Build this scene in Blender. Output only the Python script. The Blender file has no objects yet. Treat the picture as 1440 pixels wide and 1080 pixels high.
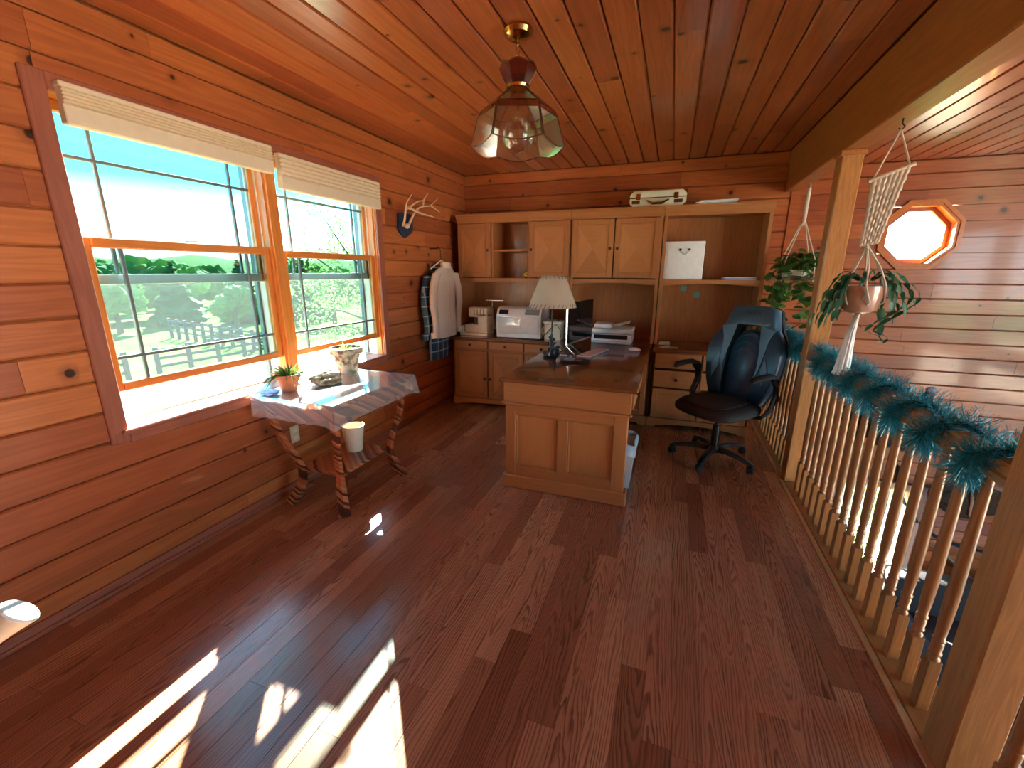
import bpy, bmesh, math, random
from mathutils import Vector, Matrix, noise
R = random.Random(7)
PI = math.pi
sc = bpy.context.scene
COL = sc.collection
# ------------------------------------------------------------------ camera
HC = 1.42
yaw, pitch, roll = math.radians(-20.0), math.radians(-14.79), math.radians(0.16)
fw = Vector((math.sin(yaw)*math.cos(pitch), math.cos(yaw)*math.cos(pitch), math.sin(pitch)))
rt = Vector((math.cos(yaw), -math.sin(yaw), 0)); up = rt.cross(fw)
r2 = rt*math.cos(roll)+up*math.sin(roll); u2 = -rt*math.sin(roll)+up*math.cos(roll)
cd = bpy.data.cameras.new('camera'); cam = bpy.data.objects.new('camera', cd); COL.objects.link(cam)
cd.sensor_width = 36; cd.lens = 601.8/1440*36; cd.clip_start = .02; cd.clip_end = 2000
cam.matrix_world = Matrix(((r2.x, u2.x, -fw.x, 0), (r2.y, u2.y, -fw.y, 0), (r2.z, u2.z, -fw.z, HC), (0, 0, 0, 1)))
sc.camera = cam
# ------------------------------------------------------------------ sky, sun, exposure
sc.view_settings.view_transform = 'Standard'; sc.view_settings.look = 'None'
sc.view_settings.gamma = 1; sc.view_settings.use_curve_mapping = False
sc.view_settings.exposure = 4.55
sc.cycles.use_denoising = True
sc.cycles.max_bounces = 12; sc.cycles.diffuse_bounces = 6; sc.cycles.transparent_max_bounces = 16
sc.cycles.sample_clamp_indirect = 6
W = bpy.data.worlds.new('sky'); sc.world = W; W.use_nodes = True
wt = W.node_tree; wt.nodes.clear()
wo = wt.nodes.new('ShaderNodeOutputWorld'); bg = wt.nodes.new('ShaderNodeBackground')
tc = wt.nodes.new('ShaderNodeTexCoord'); sp = wt.nodes.new('ShaderNodeSeparateXYZ'); rp = wt.nodes.new('ShaderNodeValToRGB')
wt.links.new(tc.outputs['Generated'], sp.inputs[0]); wt.links.new(sp.outputs['Z'], rp.inputs[0])
wt.links.new(rp.outputs[0], bg.inputs[0]); wt.links.new(bg.outputs[0], wo.inputs[0])
els = rp.color_ramp.elements
els[0].position = 0.0; els[0].color = (.95, .97, 1, 1)
els[1].position = 1.0; els[1].color = (.10, .42, .72, 1)
for p, c in ((.05, (.78, .95, 1)), (.15, (.08, .62, .90)), (.35, (.05, .46, .82))):
    e = els.new(p); e.color = (*c, 1)
SKY_STRENGTH = 0.62
bg.inputs[1].default_value = SKY_STRENGTH
SUN = Vector((-.531, .649, .544)).normalized()
sd = bpy.data.lights.new('sun_offscreen', 'SUN'); sun = bpy.data.objects.new('sun_offscreen', sd); COL.objects.link(sun)
sd.energy = 14; sd.angle = .0095; sd.color = (1, .91, .78)
sun.rotation_euler = SUN.to_track_quat('Z', 'Y').to_euler(); sun.location = SUN*30
def portal(name, loc, sx, sy, normal):      # guides sky sampling through an opening; gives no light of its own
    d = bpy.data.lights.new(name, 'AREA'); o = bpy.data.objects.new(name, d); COL.objects.link(o)
    d.shape = 'RECTANGLE'; d.size = sx; d.size_y = sy; d.cycles.is_portal = True
    o.matrix_world = Matrix.Translation(loc) @ Vector(normal).to_track_quat('-Z', 'Y').to_matrix().to_4x4()
# ------------------------------------------------------------------ materials
class NB:
    def __init__(s, name):
        s.m = bpy.data.materials.new(name); s.m.use_nodes = True; s.t = s.m.node_tree; s.t.nodes.clear()
        s.out = s.t.nodes.new('ShaderNodeOutputMaterial')
    def n(s, typ, ins=None, **props):
        nd = s.t.nodes.new('ShaderNode'+typ)
        for k, v in props.items(): setattr(nd, k, v)
        for k, v in (ins or {}).items(): s.set(nd.inputs[k], v)
        return nd
    def set(s, sock, v):
        if isinstance(v, bpy.types.NodeSocket): s.t.links.new(v, sock)
        elif isinstance(v, (tuple, list)) and sock.type == 'RGBA' and len(v) == 3: sock.default_value = (*v, 1)
        else: sock.default_value = v
    def m_(s, op, a, b=0.0, c=None):
        nd = s.n('Math', {0: a, 1: b}, operation=op)
        if c is not None: s.set(nd.inputs[2], c)
        return nd.outputs[0]
    def v_(s, op, a, b=(0, 0, 0)):
        return s.n('VectorMath', {0: a, 1: b}, operation=op).outputs[0]
    def mix(s, f, a, b, mode='MIX'):
        return s.n('MixRGB', {0: f, 1: a, 2: b}, blend_type=mode).outputs[0]
    def ramp(s, f, stops):
        nd = s.n('ValToRGB', {0: f}); e = nd.color_ramp.elements
        e[0].position, e[1].position = stops[0][0], stops[-1][0]
        def cc(c): return (c, c, c, 1) if isinstance(c, (int, float)) else (*c, 1)
        e[0].color, e[1].color = cc(stops[0][1]), cc(stops[-1][1])
        for p, c in stops[1:-1]: e.new(p).color = cc(c)
        return nd.outputs[0]
    def xyz(s, v): return s.n('SeparateXYZ', {0: v}).outputs
    def obj(s, rnd=True):
        p = s.n('TexCoord').outputs['Object']
        s.rnd = s.n('ObjectInfo').outputs['Random']
        if not rnd: return p
        o = s.n('CombineXYZ', {0: s.m_('MULTIPLY', s.rnd, 37.3), 1: s.m_('MULTIPLY', s.rnd, 91.7), 2: s.m_('MULTIPLY', s.rnd, 53.1)}).outputs[0]
        return s.v_('ADD', p, o)
    def bsdf(s, color, rough=.5, metal=0.0, coat=0.0, bump=None, bstr=.2, bdist=.003, spec=.5, emit=None, estr=0, sheen=0, croug=.08):
        b = s.n('BsdfPrincipled', {'Base Color': color, 'Roughness': rough, 'Metallic': metal, 'Coat Weight': coat, 'Coat Roughness': croug, 'Specular IOR Level': spec})
        if bump is not None:
            s.set(b.inputs['Normal'], s.n('Bump', {'Height': bump, 'Strength': bstr, 'Distance': bdist}).outputs[0])
        if emit: s.set(b.inputs['Emission Color'], emit); b.inputs['Emission Strength'].default_value = estr
        if sheen: b.inputs['Sheen Weight'].default_value = sheen
        s.t.links.new(b.outputs[0], s.out.inputs[0]); return s.m
def plain(name, c, rough=.5, metal=0.0, coat=0.0, var=.06, scale=30, spec=.5):
    b = NB(name); p = b.obj(); f = b.n('TexNoise', {'Vector': p, 'Scale': scale, 'Detail': 3}).outputs[0]
    lo = tuple(x*(1-var*1.5) for x in c); hi = tuple(min(1, x*(1+var*1.5)) for x in c)
    return b.bsdf(b.mix(f, lo, hi), rough, metal, coat, spec=spec)
def wood(name, dark, light, axis='x', knots=0.0, var=.35, rough=.35, coat=.2, contrast=1.0, spread=1.0, hue=0.0):
    b = NB(name); p = b.obj()
    st = {'x': (.9, 13, 13), 'y': (13, .9, 13), 'z': (13, 13, .9)}[axis]
    st = tuple(x*spread for x in st)
    n1 = b.n('TexNoise', {'Vector': b.v_('MULTIPLY', p, st), 'Scale': 1, 'Detail': 3, 'Distortion': .4}).outputs[0]
    rings = b.m_('SINE', b.m_('MULTIPLY', n1, 42))
    rings = b.m_('MULTIPLY_ADD', rings, .22*contrast, .5)
    fine = b.n('TexNoise', {'Vector': b.v_('MULTIPLY', p, tuple(x*7 for x in st)), 'Scale': 1, 'Detail': 2}).outputs[0]
    big = b.n('TexNoise', {'Vector': b.v_('MULTIPLY', p, tuple(x*.12 for x in st)), 'Scale': 1, 'Detail': 2}).outputs[0]
    g = b.m_('ADD', b.m_('MULTIPLY', rings, .55), b.m_('ADD', b.m_('MULTIPLY', fine, .35*contrast), b.m_('MULTIPLY', b.m_('SUBTRACT', big, .3), .5)))
    col = b.mix(b.n('Clamp', {0: g}).outputs[0], dark, light)
    if var:
        k = b.m_('MULTIPLY_ADD', b.rnd, var, 1-var*.55)
        col = b.mix(1.0, col, b.n('CombineColor', {0: k, 1: b.m_('MULTIPLY', k, b.m_('MULTIPLY_ADD', b.rnd, hue, 1-hue*.5)), 2: k}).outputs[0], 'MULTIPLY')
    if knots:
        x, y, z = b.xyz(p)
        q = b.n('CombineXYZ', {0: x, 1: y, 2: b.m_('MULTIPLY', b.rnd, 40)}).outputs[0]
        q = b.v_('ADD', q, b.v_('MULTIPLY', b.n('TexNoise', {'Vector': p, 'Scale': 30}).outputs[1], (.008, .008, 0)))
        vo = b.n('TexVoronoi', {'Vector': q, 'Scale': 5.2}, voronoi_dimensions='2D')
        cc = b.n('SeparateColor', {0: vo.outputs['Color']}).outputs
        rad = b.m_('MULTIPLY_ADD', b.m_('MULTIPLY', cc[1], cc[1]), .10, .035)
        d = b.m_('DIVIDE', vo.outputs['Distance'], rad)
        on = b.m_('GREATER_THAN', cc[0], 1-knots)
        core = b.m_('MULTIPLY', on, b.n('MapRange', {0: d, 1: 1.05, 2: .75}).outputs[0])
        halo = b.m_('MULTIPLY', on, b.n('MapRange', {0: d, 1: 2.6, 2: .8, 4: .55}).outputs[0])
        col = b.mix(halo, col, tuple(x*.55 for x in dark)); col = b.mix(core, col, tuple(x*.16 for x in dark))
    return b.bsdf(col, rough, 0, coat, bump=g, bstr=.12)
def oak_floor():
    b = NB('oak_floor'); p0 = b.n('TexCoord').outputs['Object']; p = b.obj(); r = b.rnd
    x, y, z = b.xyz(p0)
    wob = b.n('TexNoise', {'Vector': b.v_('MULTIPLY', p, (2.2, 14, 1)), 'Scale': 1, 'Detail': 2.5}).outputs[0]
    wob2 = b.n('TexNoise', {'Vector': b.v_('MULTIPLY', p, (11, 60, 1)), 'Scale': 1, 'Detail': 2}).outputs[0]
    r2_ = b.m_('FRACT', b.m_('MULTIPLY', r, 17.31)); r3 = b.m_('FRACT', b.m_('MULTIPLY', r, 71.7)); r4 = b.m_('FRACT', b.m_('MULTIPLY', r, 133.9))
    yc = b.m_('SUBTRACT', y, b.m_('MULTIPLY_ADD', r2_, .06, -.03))
    sgn = b.m_('SUBTRACT', b.m_('MULTIPLY', b.m_('GREATER_THAN', r3, .5), 2), 1)
    cath = b.m_('ADD', b.m_('MULTIPLY', b.m_('MULTIPLY', x, sgn), 5.0), b.m_('MULTIPLY', b.m_('POWER', b.m_('ABSOLUTE', yc), 1.5), 360))
    cath = b.m_('ADD', cath, b.m_('MULTIPLY_ADD', wob, 6.5, b.m_('MULTIPLY', wob2, 1.0)))
    strt = b.m_('ADD', b.m_('MULTIPLY', yc, 80), b.m_('MULTIPLY_ADD', wob, 6.0, b.m_('MULTIPLY', x, 2.5)))
    v = b.n('Mix', {0: b.m_('GREATER_THAN', r4, .55), 2: cath, 3: strt}, data_type='FLOAT').outputs[0]
    fr = b.m_('FRACT', v)
    line = b.ramp(fr, [(0, 0), (.15, .04), (.50, .18), (.74, 1), (.93, .95), (1, 0)])
    pores = b.n('TexNoise', {'Vector': b.v_('MULTIPLY', p, (9, 420, 1)), 'Scale': 1, 'Detail': 2}).outputs[0]
    pr = b.ramp(pores, [(.46, 0), (.68, 1)])
    low = b.n('TexNoise', {'Vector': b.v_('MULTIPLY', p, (2.0, 9, 1)), 'Scale': 1, 'Detail': 2}).outputs[0]
    f = b.m_('MULTIPLY', b.m_('MULTIPLY', line, b.m_('MULTIPLY_ADD', pr, .35, .72)), b.m_('MULTIPLY_ADD', low, 1.5, .02))
    base = b.mix(b.ramp(r2_, [(0, 0), (1, 1)]), (.25, .094, .048), (.62, .315, .170))
    base = b.mix(b.m_('MULTIPLY', r3, .45), base, (.33, .105, .062))
    col = b.mix(b.n('Clamp', {0: b.m_('MULTIPLY', f, .86)}).outputs[0], base, (.070, .024, .013))
    col = b.mix(b.m_('MULTIPLY', pr, .28), col, (.20, .07, .028))
    return b.bsdf(col, .26, 0, .6, bump=f, bstr=.05, bdist=.001, croug=.16)
def glass(name, tint=(.94, .97, .97), gloss=.07, rough=.02):
    b = NB(name)
    a = b.n('BsdfTransparent', {0: tint}); g = b.n('BsdfGlossy', {0: (.9, .95, 1), 'Roughness': rough})
    lw = b.n('LayerWeight', {0: .25}).outputs['Facing']
    f = b.m_('MULTIPLY_ADD', lw, gloss*2.5, gloss*.5)
    mx = b.n('MixShader', {0: f, 1: a.outputs[0], 2: g.outputs[0]}); b.t.links.new(mx.outputs[0], b.out.inputs[0]); return b.m
def veil(name, color, opacity, trans=0.5):
    b = NB(name)
    a = b.n('BsdfTransparent'); d = b.n('BsdfDiffuse', {0: color}); tl = b.n('BsdfTranslucent', {0: color})
    dm = b.n('MixShader', {0: trans, 1: d.outputs[0], 2: tl.outputs[0]})
    mx = b.n('MixShader', {0: opacity, 1: a.outputs[0], 2: dm.outputs[0]}); b.t.links.new(mx.outputs[0], b.out.inputs[0]); return b.m
def leafy(name, c1, c2, rough=.4, trans=.25, scale=8):
    b = NB(name); p = b.obj(); f = b.n('TexNoise', {'Vector': p, 'Scale': scale, 'Detail': 3}).outputs[0]
    f = b.m_('MULTIPLY_ADD', b.rnd, .5, b.m_('MULTIPLY', f, .6))
    col = b.mix(b.n('Clamp', {0: f}).outputs[0], c1, c2)
    pb = b.n('BsdfPrincipled', {'Base Color': col, 'Roughness': rough, 'Specular IOR Level': .5 if rough < .65 else .05}); tl = b.n('BsdfTranslucent', {0: col})
    mx = b.n('MixShader', {0: trans, 1: pb.outputs[0], 2: tl.outputs[0]}); b.t.links.new(mx.outputs[0], b.out.inputs[0]); return b.m
M = {}
M['floor'] = oak_floor()
M['pine'] = wood('pine', (.25, .058, .019), (.57, .172, .052), knots=.22, var=.4, rough=.32, hue=.2, coat=.35)
M['beam'] = wood('beam_wood', (.28, .090, .024), (.56, .22, .062), axis='y', knots=0, var=0, rough=.35)
M['post'] = wood('post_oak', (.28, .108, .031), (.57, .27, .088), axis='z', var=.1, rough=.38, spread=2.2, contrast=1.2)
M['oak_z'] = wood('oak_baluster', (.22, .084, .025), (.46, .20, .064), axis='z', var=.25, rough=.32, spread=2, contrast=1.2)
M['oak_y'] = wood('oak_rail', (.24, .092, .027), (.48, .22, .072), axis='y', var=.1, rough=.3, spread=2)
M['strip'] = wood('light_moulding', (.42, .20, .075), (.68, .38, .17), axis='y', var=0, rough=.35)
M['trim'] = wood('window_casing', (.22, .060, .036), (.40, .13, .075), axis='z', var=.1, rough=.38, spread=1.5)
M['trim_y'] = wood('window_casing_flat', (.22, .060, .036), (.40, .13, .075), axis='y', var=.1, rough=.38, spread=1.5)
M['sash'] = wood('sash_pine', (.46, .12, .018), (.72, .25, .05), axis='z', var=.1, rough=.35)
M['sash_y'] = wood('sash_pine_flat', (.46, .12, .018), (.72, .25, .05), axis='y', var=.1, rough=.35)
M['jamb'] = plain('vinyl_jamb', (.62, .60, .54), .4)
M['muntin'] = plain('muntin_metal', (.16, .19, .21), .35, .3)
M['whiterail'] = plain('white_rail', (.72, .75, .74), .35)
M['cab_x'] = wood('cabinet_wood_x', (.30, .104, .029), (.54, .222, .068), axis='x', var=.08, rough=.58, coat=0, contrast=.5)
M['cab_z'] = wood('cabinet_wood_z', (.29, .100, .028), (.52, .214, .066), axis='z', var=.08, rough=.58, coat=0, contrast=.5)
M['cab_y'] = wood('cabinet_wood_y', (.29, .100, .028), (.52, .214, .066), axis='y', var=.08, rough=.58, coat=0, contrast=.5)
M['ven_x'] = wood('veneer_across', (.32, .112, .031), (.54, .228, .072), axis='x', var=.1, rough=.58, coat=0, contrast=.4)
M['ven_z'] = wood('veneer_upright', (.37, .135, .038), (.61, .265, .086), axis='z', var=.1, rough=.58, coat=0, contrast=.4)
M['cab_back'] = wood('cabinet_back', (.23, .088, .028), (.44, .19, .064), axis='z', var=.15, rough=.4, contrast=1.0, spread=1.4)
M['cab_top'] = wood('counter_top', (.13, .038, .012), (.25, .085, .028), axis='y', var=.05, rough=.2, coat=.5, contrast=.6)
M['dark'] = plain('backing_board', (.30, .10, .03), .8)
M['knob'] = plain('bronze_knob', (.07, .035, .018), .3, .7)
M['white'] = plain('white_plastic', (.78, .80, .80), .3)
M['gloss_white'] = plain('gloss_white', (.80, .83, .85), .12, coat=.4)
M['cream'] = plain('cream_plastic', (.74, .64, .50), .4)
M['ivory'] = plain('ivory_enamel', (.70, .72, .58), .35)
M['black'] = plain('black_plastic', (.012, .013, .016), .3)
M['matte_black'] = plain('matte_black', (.02, .019, .02), .75)
M['grey'] = plain('grey_plastic', (.25, .27, .29), .4)
M['paper'] = plain('paper', (.82, .82, .80), .7)
M['bluepaper'] = plain('blue_paper', (.35, .48, .85), .6)
M['tealnote'] = plain('teal_note', (.12, .33, .36), .6)
M['brass'] = plain('brass', (.62, .40, .12), .18, 1.0)
M['copper'] = plain('copper_came', (.20, .075, .04), .35, .8)
M['chrome'] = plain('silver_metal', (.72, .76, .80), .22, 1.0)
M['terracotta'] = plain('terracotta', (.56, .17, .075), .75, scale=60, var=.12)
M['soil'] = plain('soil', (.045, .028, .018), .95, var=.3)
M['bone'] = plain('antler_bone', (.72, .50, .33), .45, scale=18, var=.18)
M['plaque'] = plain('navy_plaque', (.012, .035, .075), .45)
M['leather'] = plain('sky_sheen_leather', (.010, .052, .100), .32, var=.15)  # black leather; the sky's blue sheen is put into the base colour
M['leather2'] = plain('sky_sheen_grey_leather', (.050, .125, .190), .36, var=.1)  # greyer leather, blue sky sheen likewise mixed into its colour
M['mesh_fabric'] = plain('brown_black_mesh', (.022, .017, .016), .85, var=.3, scale=300)
M['plate'] = plain('cream_plate', (.62, .52, .33), .4)
M['rope'] = plain('cotton_rope', (.72, .64, .52), .85, var=.15, scale=120)
M['globe'] = glass('clear_globe', (.95, .93, .90), .24)
M['pane'] = glass('window_pane', (.58, .66, .66), .05)
M['pane_clear'] = glass('clear_pane', (.95, .985, .985), .05)
M['screen'] = veil('insect_screen', (.16, .16, .16), .12, .5)
M['shadeglass'] = glass('peach_glass', (.95, .88, .78), .26, .14)
M['clearbevel'] = glass('bevel_glass', (.90, .95, .92), .26, .10)
M['redglass'] = glass('red_glass', (.55, .16, .12), .2, .08)
M['curtain'] = veil('sheer_curtain', (.75, .80, .86), .72, .55)
M['tinsel'] = plain('teal_tinsel', (.022, .30, .38), .35, .2, var=.5, scale=200)
M['tinsel_core'] = plain('tinsel_core', (.01, .06, .06), .6)
M['bead'] = plain('white_bead', (.85, .85, .8), .2)
# ------------------------------------------------------------------ mesh helpers
ORG = {}
def link(o, parent=None):
    COL.objects.link(o)
    if parent is not None: o.parent = parent
    return o
def tag(o, label=None, cat=None, group=None, kind=None):
    for k, v in (('label', label), ('category', cat), ('group', group), ('kind', kind)):
        if v: o[k] = v
    return o
def thing(name, label, cat, loc=(0, 0, 0), rz=0.0, group=None):
    o = bpy.data.objects.new(name, None); link(o); o.location = loc; o.rotation_euler = (0, 0, rz)
    o.empty_display_size = .05
    ORG[o.name] = Vector(loc); return tag(o, label, cat, group)
class MB:
    def __init__(s): s.bm = bmesh.new()
    def box(s, x0, x1, y0, y1, z0, z1, c=0.0, seg=1, mtx=None):
        r = bmesh.ops.create_cube(s.bm, size=1)['verts']
        for v in r:
            v.co = Vector(((x0+x1)/2+v.co.x*(x1-x0), (y0+y1)/2+v.co.y*(y1-y0), (z0+z1)/2+v.co.z*(z1-z0)))
        allv = list(r)
        if c:
            es = list({e for v in r for e in v.link_edges})
            g = bmesh.ops.bevel(s.bm, geom=es, offset=c, segments=seg, affect='EDGES', profile=.5, clamp_overlap=True)
            allv = list({v for f in g['faces'] for v in f.verts} | {v for v in r if v.is_valid})
        if mtx is not None:
            for v in allv: v.co = mtx @ v.co
        return s
    def quad(s, pts):
        s.bm.faces.new([s.bm.verts.new(p) for p in pts]); return s
    def loft(s, rings, cap=True, closed=False):
        vs = [[s.bm.verts.new(p) for p in r] for r in rings]; n = len(vs[0])
        pairs = list(zip(vs[:-1], vs[1:])) + ([(vs[-1], vs[0])] if closed else [])
        for a, b in pairs:
            for i in range(n):
                s.bm.faces.new((a[i], a[(i+1) % n], b[(i+1) % n], b[i]))
        if cap and not closed:
            s.bm.faces.new(vs[0][::-1]); s.bm.faces.new(vs[-1])
        return s
    def tube(s, pts, r, n=8, flat=1.0, closed=False, upv=None):
        pts = [Vector(p) for p in pts]; rs = r if isinstance(r, (list, tuple)) else [r]*len(pts)
        rings = []; u = None
        for i, p in enumerate(pts):
            if closed: t = pts[(i+1) % len(pts)]-pts[i-1]
            else: t = pts[min(i+1, len(pts)-1)]-pts[max(i-1, 0)]
            if t.length < 1e-9: t = Vector((0, 0, 1))
            t.normalize()
            if upv is not None: u = Vector(upv)
            elif u is None: u = Vector((0, 0, 1)) if abs(t.z) < .9 else Vector((1, 0, 0))
            u = (u-t*u.dot(t))
            if u.length < 1e-6: u = t.orthogonal()
            u.normalize(); w = t.cross(u)
            rings.append([p+(u*math.sin(2*PI*k/n)*flat+w*math.cos(2*PI*k/n))*rs[i] for k in range(n)])
        return s.loft(rings, True, closed)
    def lathe(s, prof, c=(0, 0, 0), n=20, axis=(0, 0, 1), cap=True):
        q = Vector(axis).to_track_quat('Z', 'Y').to_matrix(); c = Vector(c)
        return s.loft([[c+q@Vector((r*math.cos(2*PI*k/n), r*math.sin(2*PI*k/n), z)) for k in range(n)] for r, z in prof], cap)
    def prism(s, poly, f, w0, w1):
        a = [s.bm.verts.new(f(u, v, w0)) for u, v in poly]; b = [s.bm.verts.new(f(u, v, w1)) for u, v in poly]; n = len(a)
        s.bm.faces.new(a[::-1]); s.bm.faces.new(b)
        for i in range(n): s.bm.faces.new((a[i], a[(i+1) % n], b[(i+1) % n], b[i]))
        return s
    def ball(s, c, r, sub=2, squash=(1, 1, 1), nz=0.0, nf=1.0, mtx=None):
        g = bmesh.ops.create_icosphere(s.bm, subdivisions=sub, radius=1)['verts']
        for v in g:
            d = v.co.copy(); k = 1+nz*noise.noise(d*nf+Vector(c)*3.1) if nz else 1
            p = Vector((d.x*squash[0], d.y*squash[1], d.z*squash[2]))*r*k
            if mtx is not None: p = mtx @ p
            v.co = p+Vector(c)
        return s
    def build(s, name, mat, parent=None, smooth=30, world=True, kind=None):
        bmesh.ops.recalc_face_normals(s.bm, faces=s.bm.faces)
        me = bpy.data.meshes.new(name); s.bm.to_mesh(me); s.bm.free()
        if parent is not None and world:
            top = parent
            while top.parent: top = top.parent
            if top.name in ORG: me.transform(Matrix.Translation(-ORG[top.name]))
        me.materials.append(M[mat] if isinstance(mat, str) else mat)
        if smooth:
            for p in me.polygons: p.use_smooth = True
            me.set_sharp_from_angle(angle=math.radians(smooth))
        o = link(bpy.data.objects.new(name, me), parent)
        if kind: o['kind'] = kind
        return o
def one(name, mb, mat, label, cat, group=None, smooth=30, origin=None):
    o = mb.build(name, mat, None, smooth)
    c = Vector(origin) if origin else sum((Vector(b) for b in o.bound_box), Vector())/8
    o.data.transform(Matrix.Translation(-c)); o.location = c
    return tag(o, label, cat, group)
def struct(name, mb, mat, smooth=0):
    o = mb.build(name, mat, None, smooth); o['kind'] = 'structure'; return o
def copy_tree(o, parent=None):
    c = o.copy(); COL.objects.link(c)
    if parent is not None: c.parent = parent
    for ch in o.children: copy_tree(ch, c)
    return c
def plank(name, parent, center, ux, uy, L, Wd, mat, T=.018, ch=.004, lift=0.0):
    ce_ = min(ch, .0003)
    a, w = L/2, Wd/2
    v = []
    for z, i in ((-T, 0), (-ch, 0), (0, ch)):
        e = ce_ if i else 0; v += [(-a+e, -w+i, z), (a-e, -w+i, z), (a-e, w-i, z), (-a+e, w-i, z)]
    f = [(8, 9, 10, 11)]
    for k in (0, 4):
        for i in range(4): j = (i+1) % 4; f.append((k+i, k+j, k+4+j, k+4+i))
    me = bpy.data.meshes.new(name); me.from_pydata(v, [], f); me.materials.append(M[mat])
    o = link(bpy.data.objects.new(name, me), parent)
    ux, uy = Vector(ux), Vector(uy); uz = ux.cross(uy); c = Vector(center)+uz*lift
    o.matrix_local = Matrix(((ux.x, uy.x, uz.x, c.x), (ux.y, uy.y, uz.y, c.y), (ux.z, uy.z, uz.z, c.z), (0, 0, 0, 1)))
    return o
def cuts(a, b, lo, hi, rnd):
    out = [a]; x = a-rnd.uniform(0, lo)
    while True:
        x += rnd.uniform(lo, hi)
        if x > b-.25: break
        if x > a+.25: out.append(x)
    return out+[b]
# ================================================================== STRUCTURE
XL, D, DR, H = -2.27, 4.68, 5.45, 2.435
YB, XE, ZL = -2.6, 5.6, -2.6          # wall behind the camera, far wall of the great room, lower floor
P = .139
rs = random.Random(3)
# floor of the loft
fl = struct('floor', MB().box(XL, .86, YB, D, -.30, -.013), 'dark')
w = .0895; n = int(math.ceil((.835-XL)/w)); w = (.835-XL)/n
for i in range(n):
    x = XL+(i+.5)*w; c = cuts(YB, D, .55, 1.75, rs)
    for a, b in zip(c[:-1], c[1:]):
        plank('floor_plank', fl, (x, (a+b)/2, 0), (0, 1, 0), (-1, 0, 0), b-a-.0008, w-.0008, 'floor', .012, .0007, rs.uniform(-.0002, 0))
tr = struct('trim_1', MB().box(.835, .86, YB, D, -.30, .004, .003), 'strip')
ed = struct('trim_2', MB().box(.86, 1.02, YB, D, -.30, .0, .008), 'oak_y')
# left wall with the window opening
WY0, WY1, WZ0, WZ1 = 1.10, 3.05, .715, 2.085
lw = struct('wall_left', MB().box(-2.46, XL-.018, YB, WY0, ZL-.3, H+.2).box(-2.46, XL-.018, WY1, D+.2, ZL-.3, H+.2)
            .box(-2.46, XL-.018, WY0, WY1, ZL-.3, WZ0).box(-2.46, XL-.018, WY0, WY1, WZ1, H+.2), 'dark')
def wall_row(parent, mat, z0, z1, a, b, holes, mk, lo, hi):
    segs = []
    c = cuts(a, b, lo, hi, rs)
    for s0, s1 in zip(c[:-1], c[1:]): segs.append((s0, s1, z0, z1))
    for h0, h1, k0, k1 in holes:
        nxt = []
        for s0, s1, q0, q1 in segs:
            if s1 <= h0 or s0 >= h1 or q1 <= k0 or q0 >= k1: nxt.append((s0, s1, q0, q1)); continue
            if s0 < h0: nxt.append((s0, h0, q0, q1))
            if s1 > h1: nxt.append((h1, s1, q0, q1))
            m0, m1 = max(s0, h0), min(s1, h1)
            if q0 < k0-.004: nxt.append((m0, m1, q0, k0))
            if q1 > k1+.004: nxt.append((m0, m1, k1, q1))
        segs = nxt
    for s0, s1, q0, q1 in segs:
        if s1-s0 > .02: mk(parent, mat, s0, s1, q0, q1)
def mk_left(parent, mat, s0, s1, q0, q1):
    plank('wall_plank', parent, (XL, (s0+s1)/2, (q0+q1)/2), (0, 1, 0), (0, 0, 1), s1-s0-.001, q1-q0-.004, mat, .018, .007, rs.uniform(-.0008, .0006))
z = -.005
while z < H-.02:
    wall_row(lw, 'pine', z, min(z+P-.0015, H), YB, D, [(WY0, WY1, WZ0, WZ1)], mk_left, .9, 2.9); z += P-.0015
bb = struct('baseboard_left', MB().box(XL, XL+.016, YB, D, 0, .052, .004).box(XL+.016, XL+.03, YB, D, 0, .018, .006), 'trim_y')
# back wall behind the cabinets
wb = struct('wall_back', MB().box(XL-.2, .965, D+.018, D+.2, ZL-.3, H+.2), 'dark')
def mk_back(parent, mat, s0, s1, q0, q1):
    plank('wall_plank', parent, ((s0+s1)/2, D, (q0+q1)/2), (1, 0, 0), (0, 0, 1), s1-s0-.001, q1-q0-.004, mat, .018, .007, rs.uniform(-.0008, .0006))
z = H-.105-P*17
while z < H-.01:
    if z+P > 0: wall_row(wb, 'pine', max(z, 0), min(z+P, H), XL, .92, [], mk_back, 1.3, 3.2)
    z += P
struct('trim_3', MB().box(.915, 1.0, D-.012, D+.012, -.3, H, .003).box(.965, 1.0, D+.012, D+.2, -.3, H, .003), 'pine')
# great room beyond the railing
struct('wall_return', MB().box(.90, .965, D+.2, DR+.2, ZL-.3, H+.2), 'pine')
OC = Vector((2.20, 0, 1.765)); OR = .30
LWx0, LWx1, LWz0, LWz1 = 1.98, 2.68, -2.02, -.86
gw = struct('wall_right_back', MB()
    .box(.9, OC.x-OR, DR+.018, DR+.2, 0, H+.2).box(OC.x+OR, XE+.2, DR+.018, DR+.2, 0, H+.2)
    .box(OC.x-OR, OC.x+OR, DR+.018, DR+.2, OC.z+OR, H+.2).box(OC.x-OR, OC.x+OR, DR+.018, DR+.2, 0, OC.z-OR)
    .box(.9, LWx0, DR+.018, DR+.2, ZL-.3, 0).box(LWx1, XE+.2, DR+.018, DR+.2, ZL-.3, 0)
    .box(LWx0, LWx1, DR+.018, DR+.2, LWz1, 0).box(LWx0, LWx1, DR+.018, DR+.2, ZL-.3, LWz0), 'dark')
def oct_half(zz):      # half width of the octagonal hole at height zz
    a = OR*math.tan(PI/8); d = abs(zz-OC.z)
    if d >= OR: return 0
    return OR if d <= a else OR-(d-a)
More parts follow.
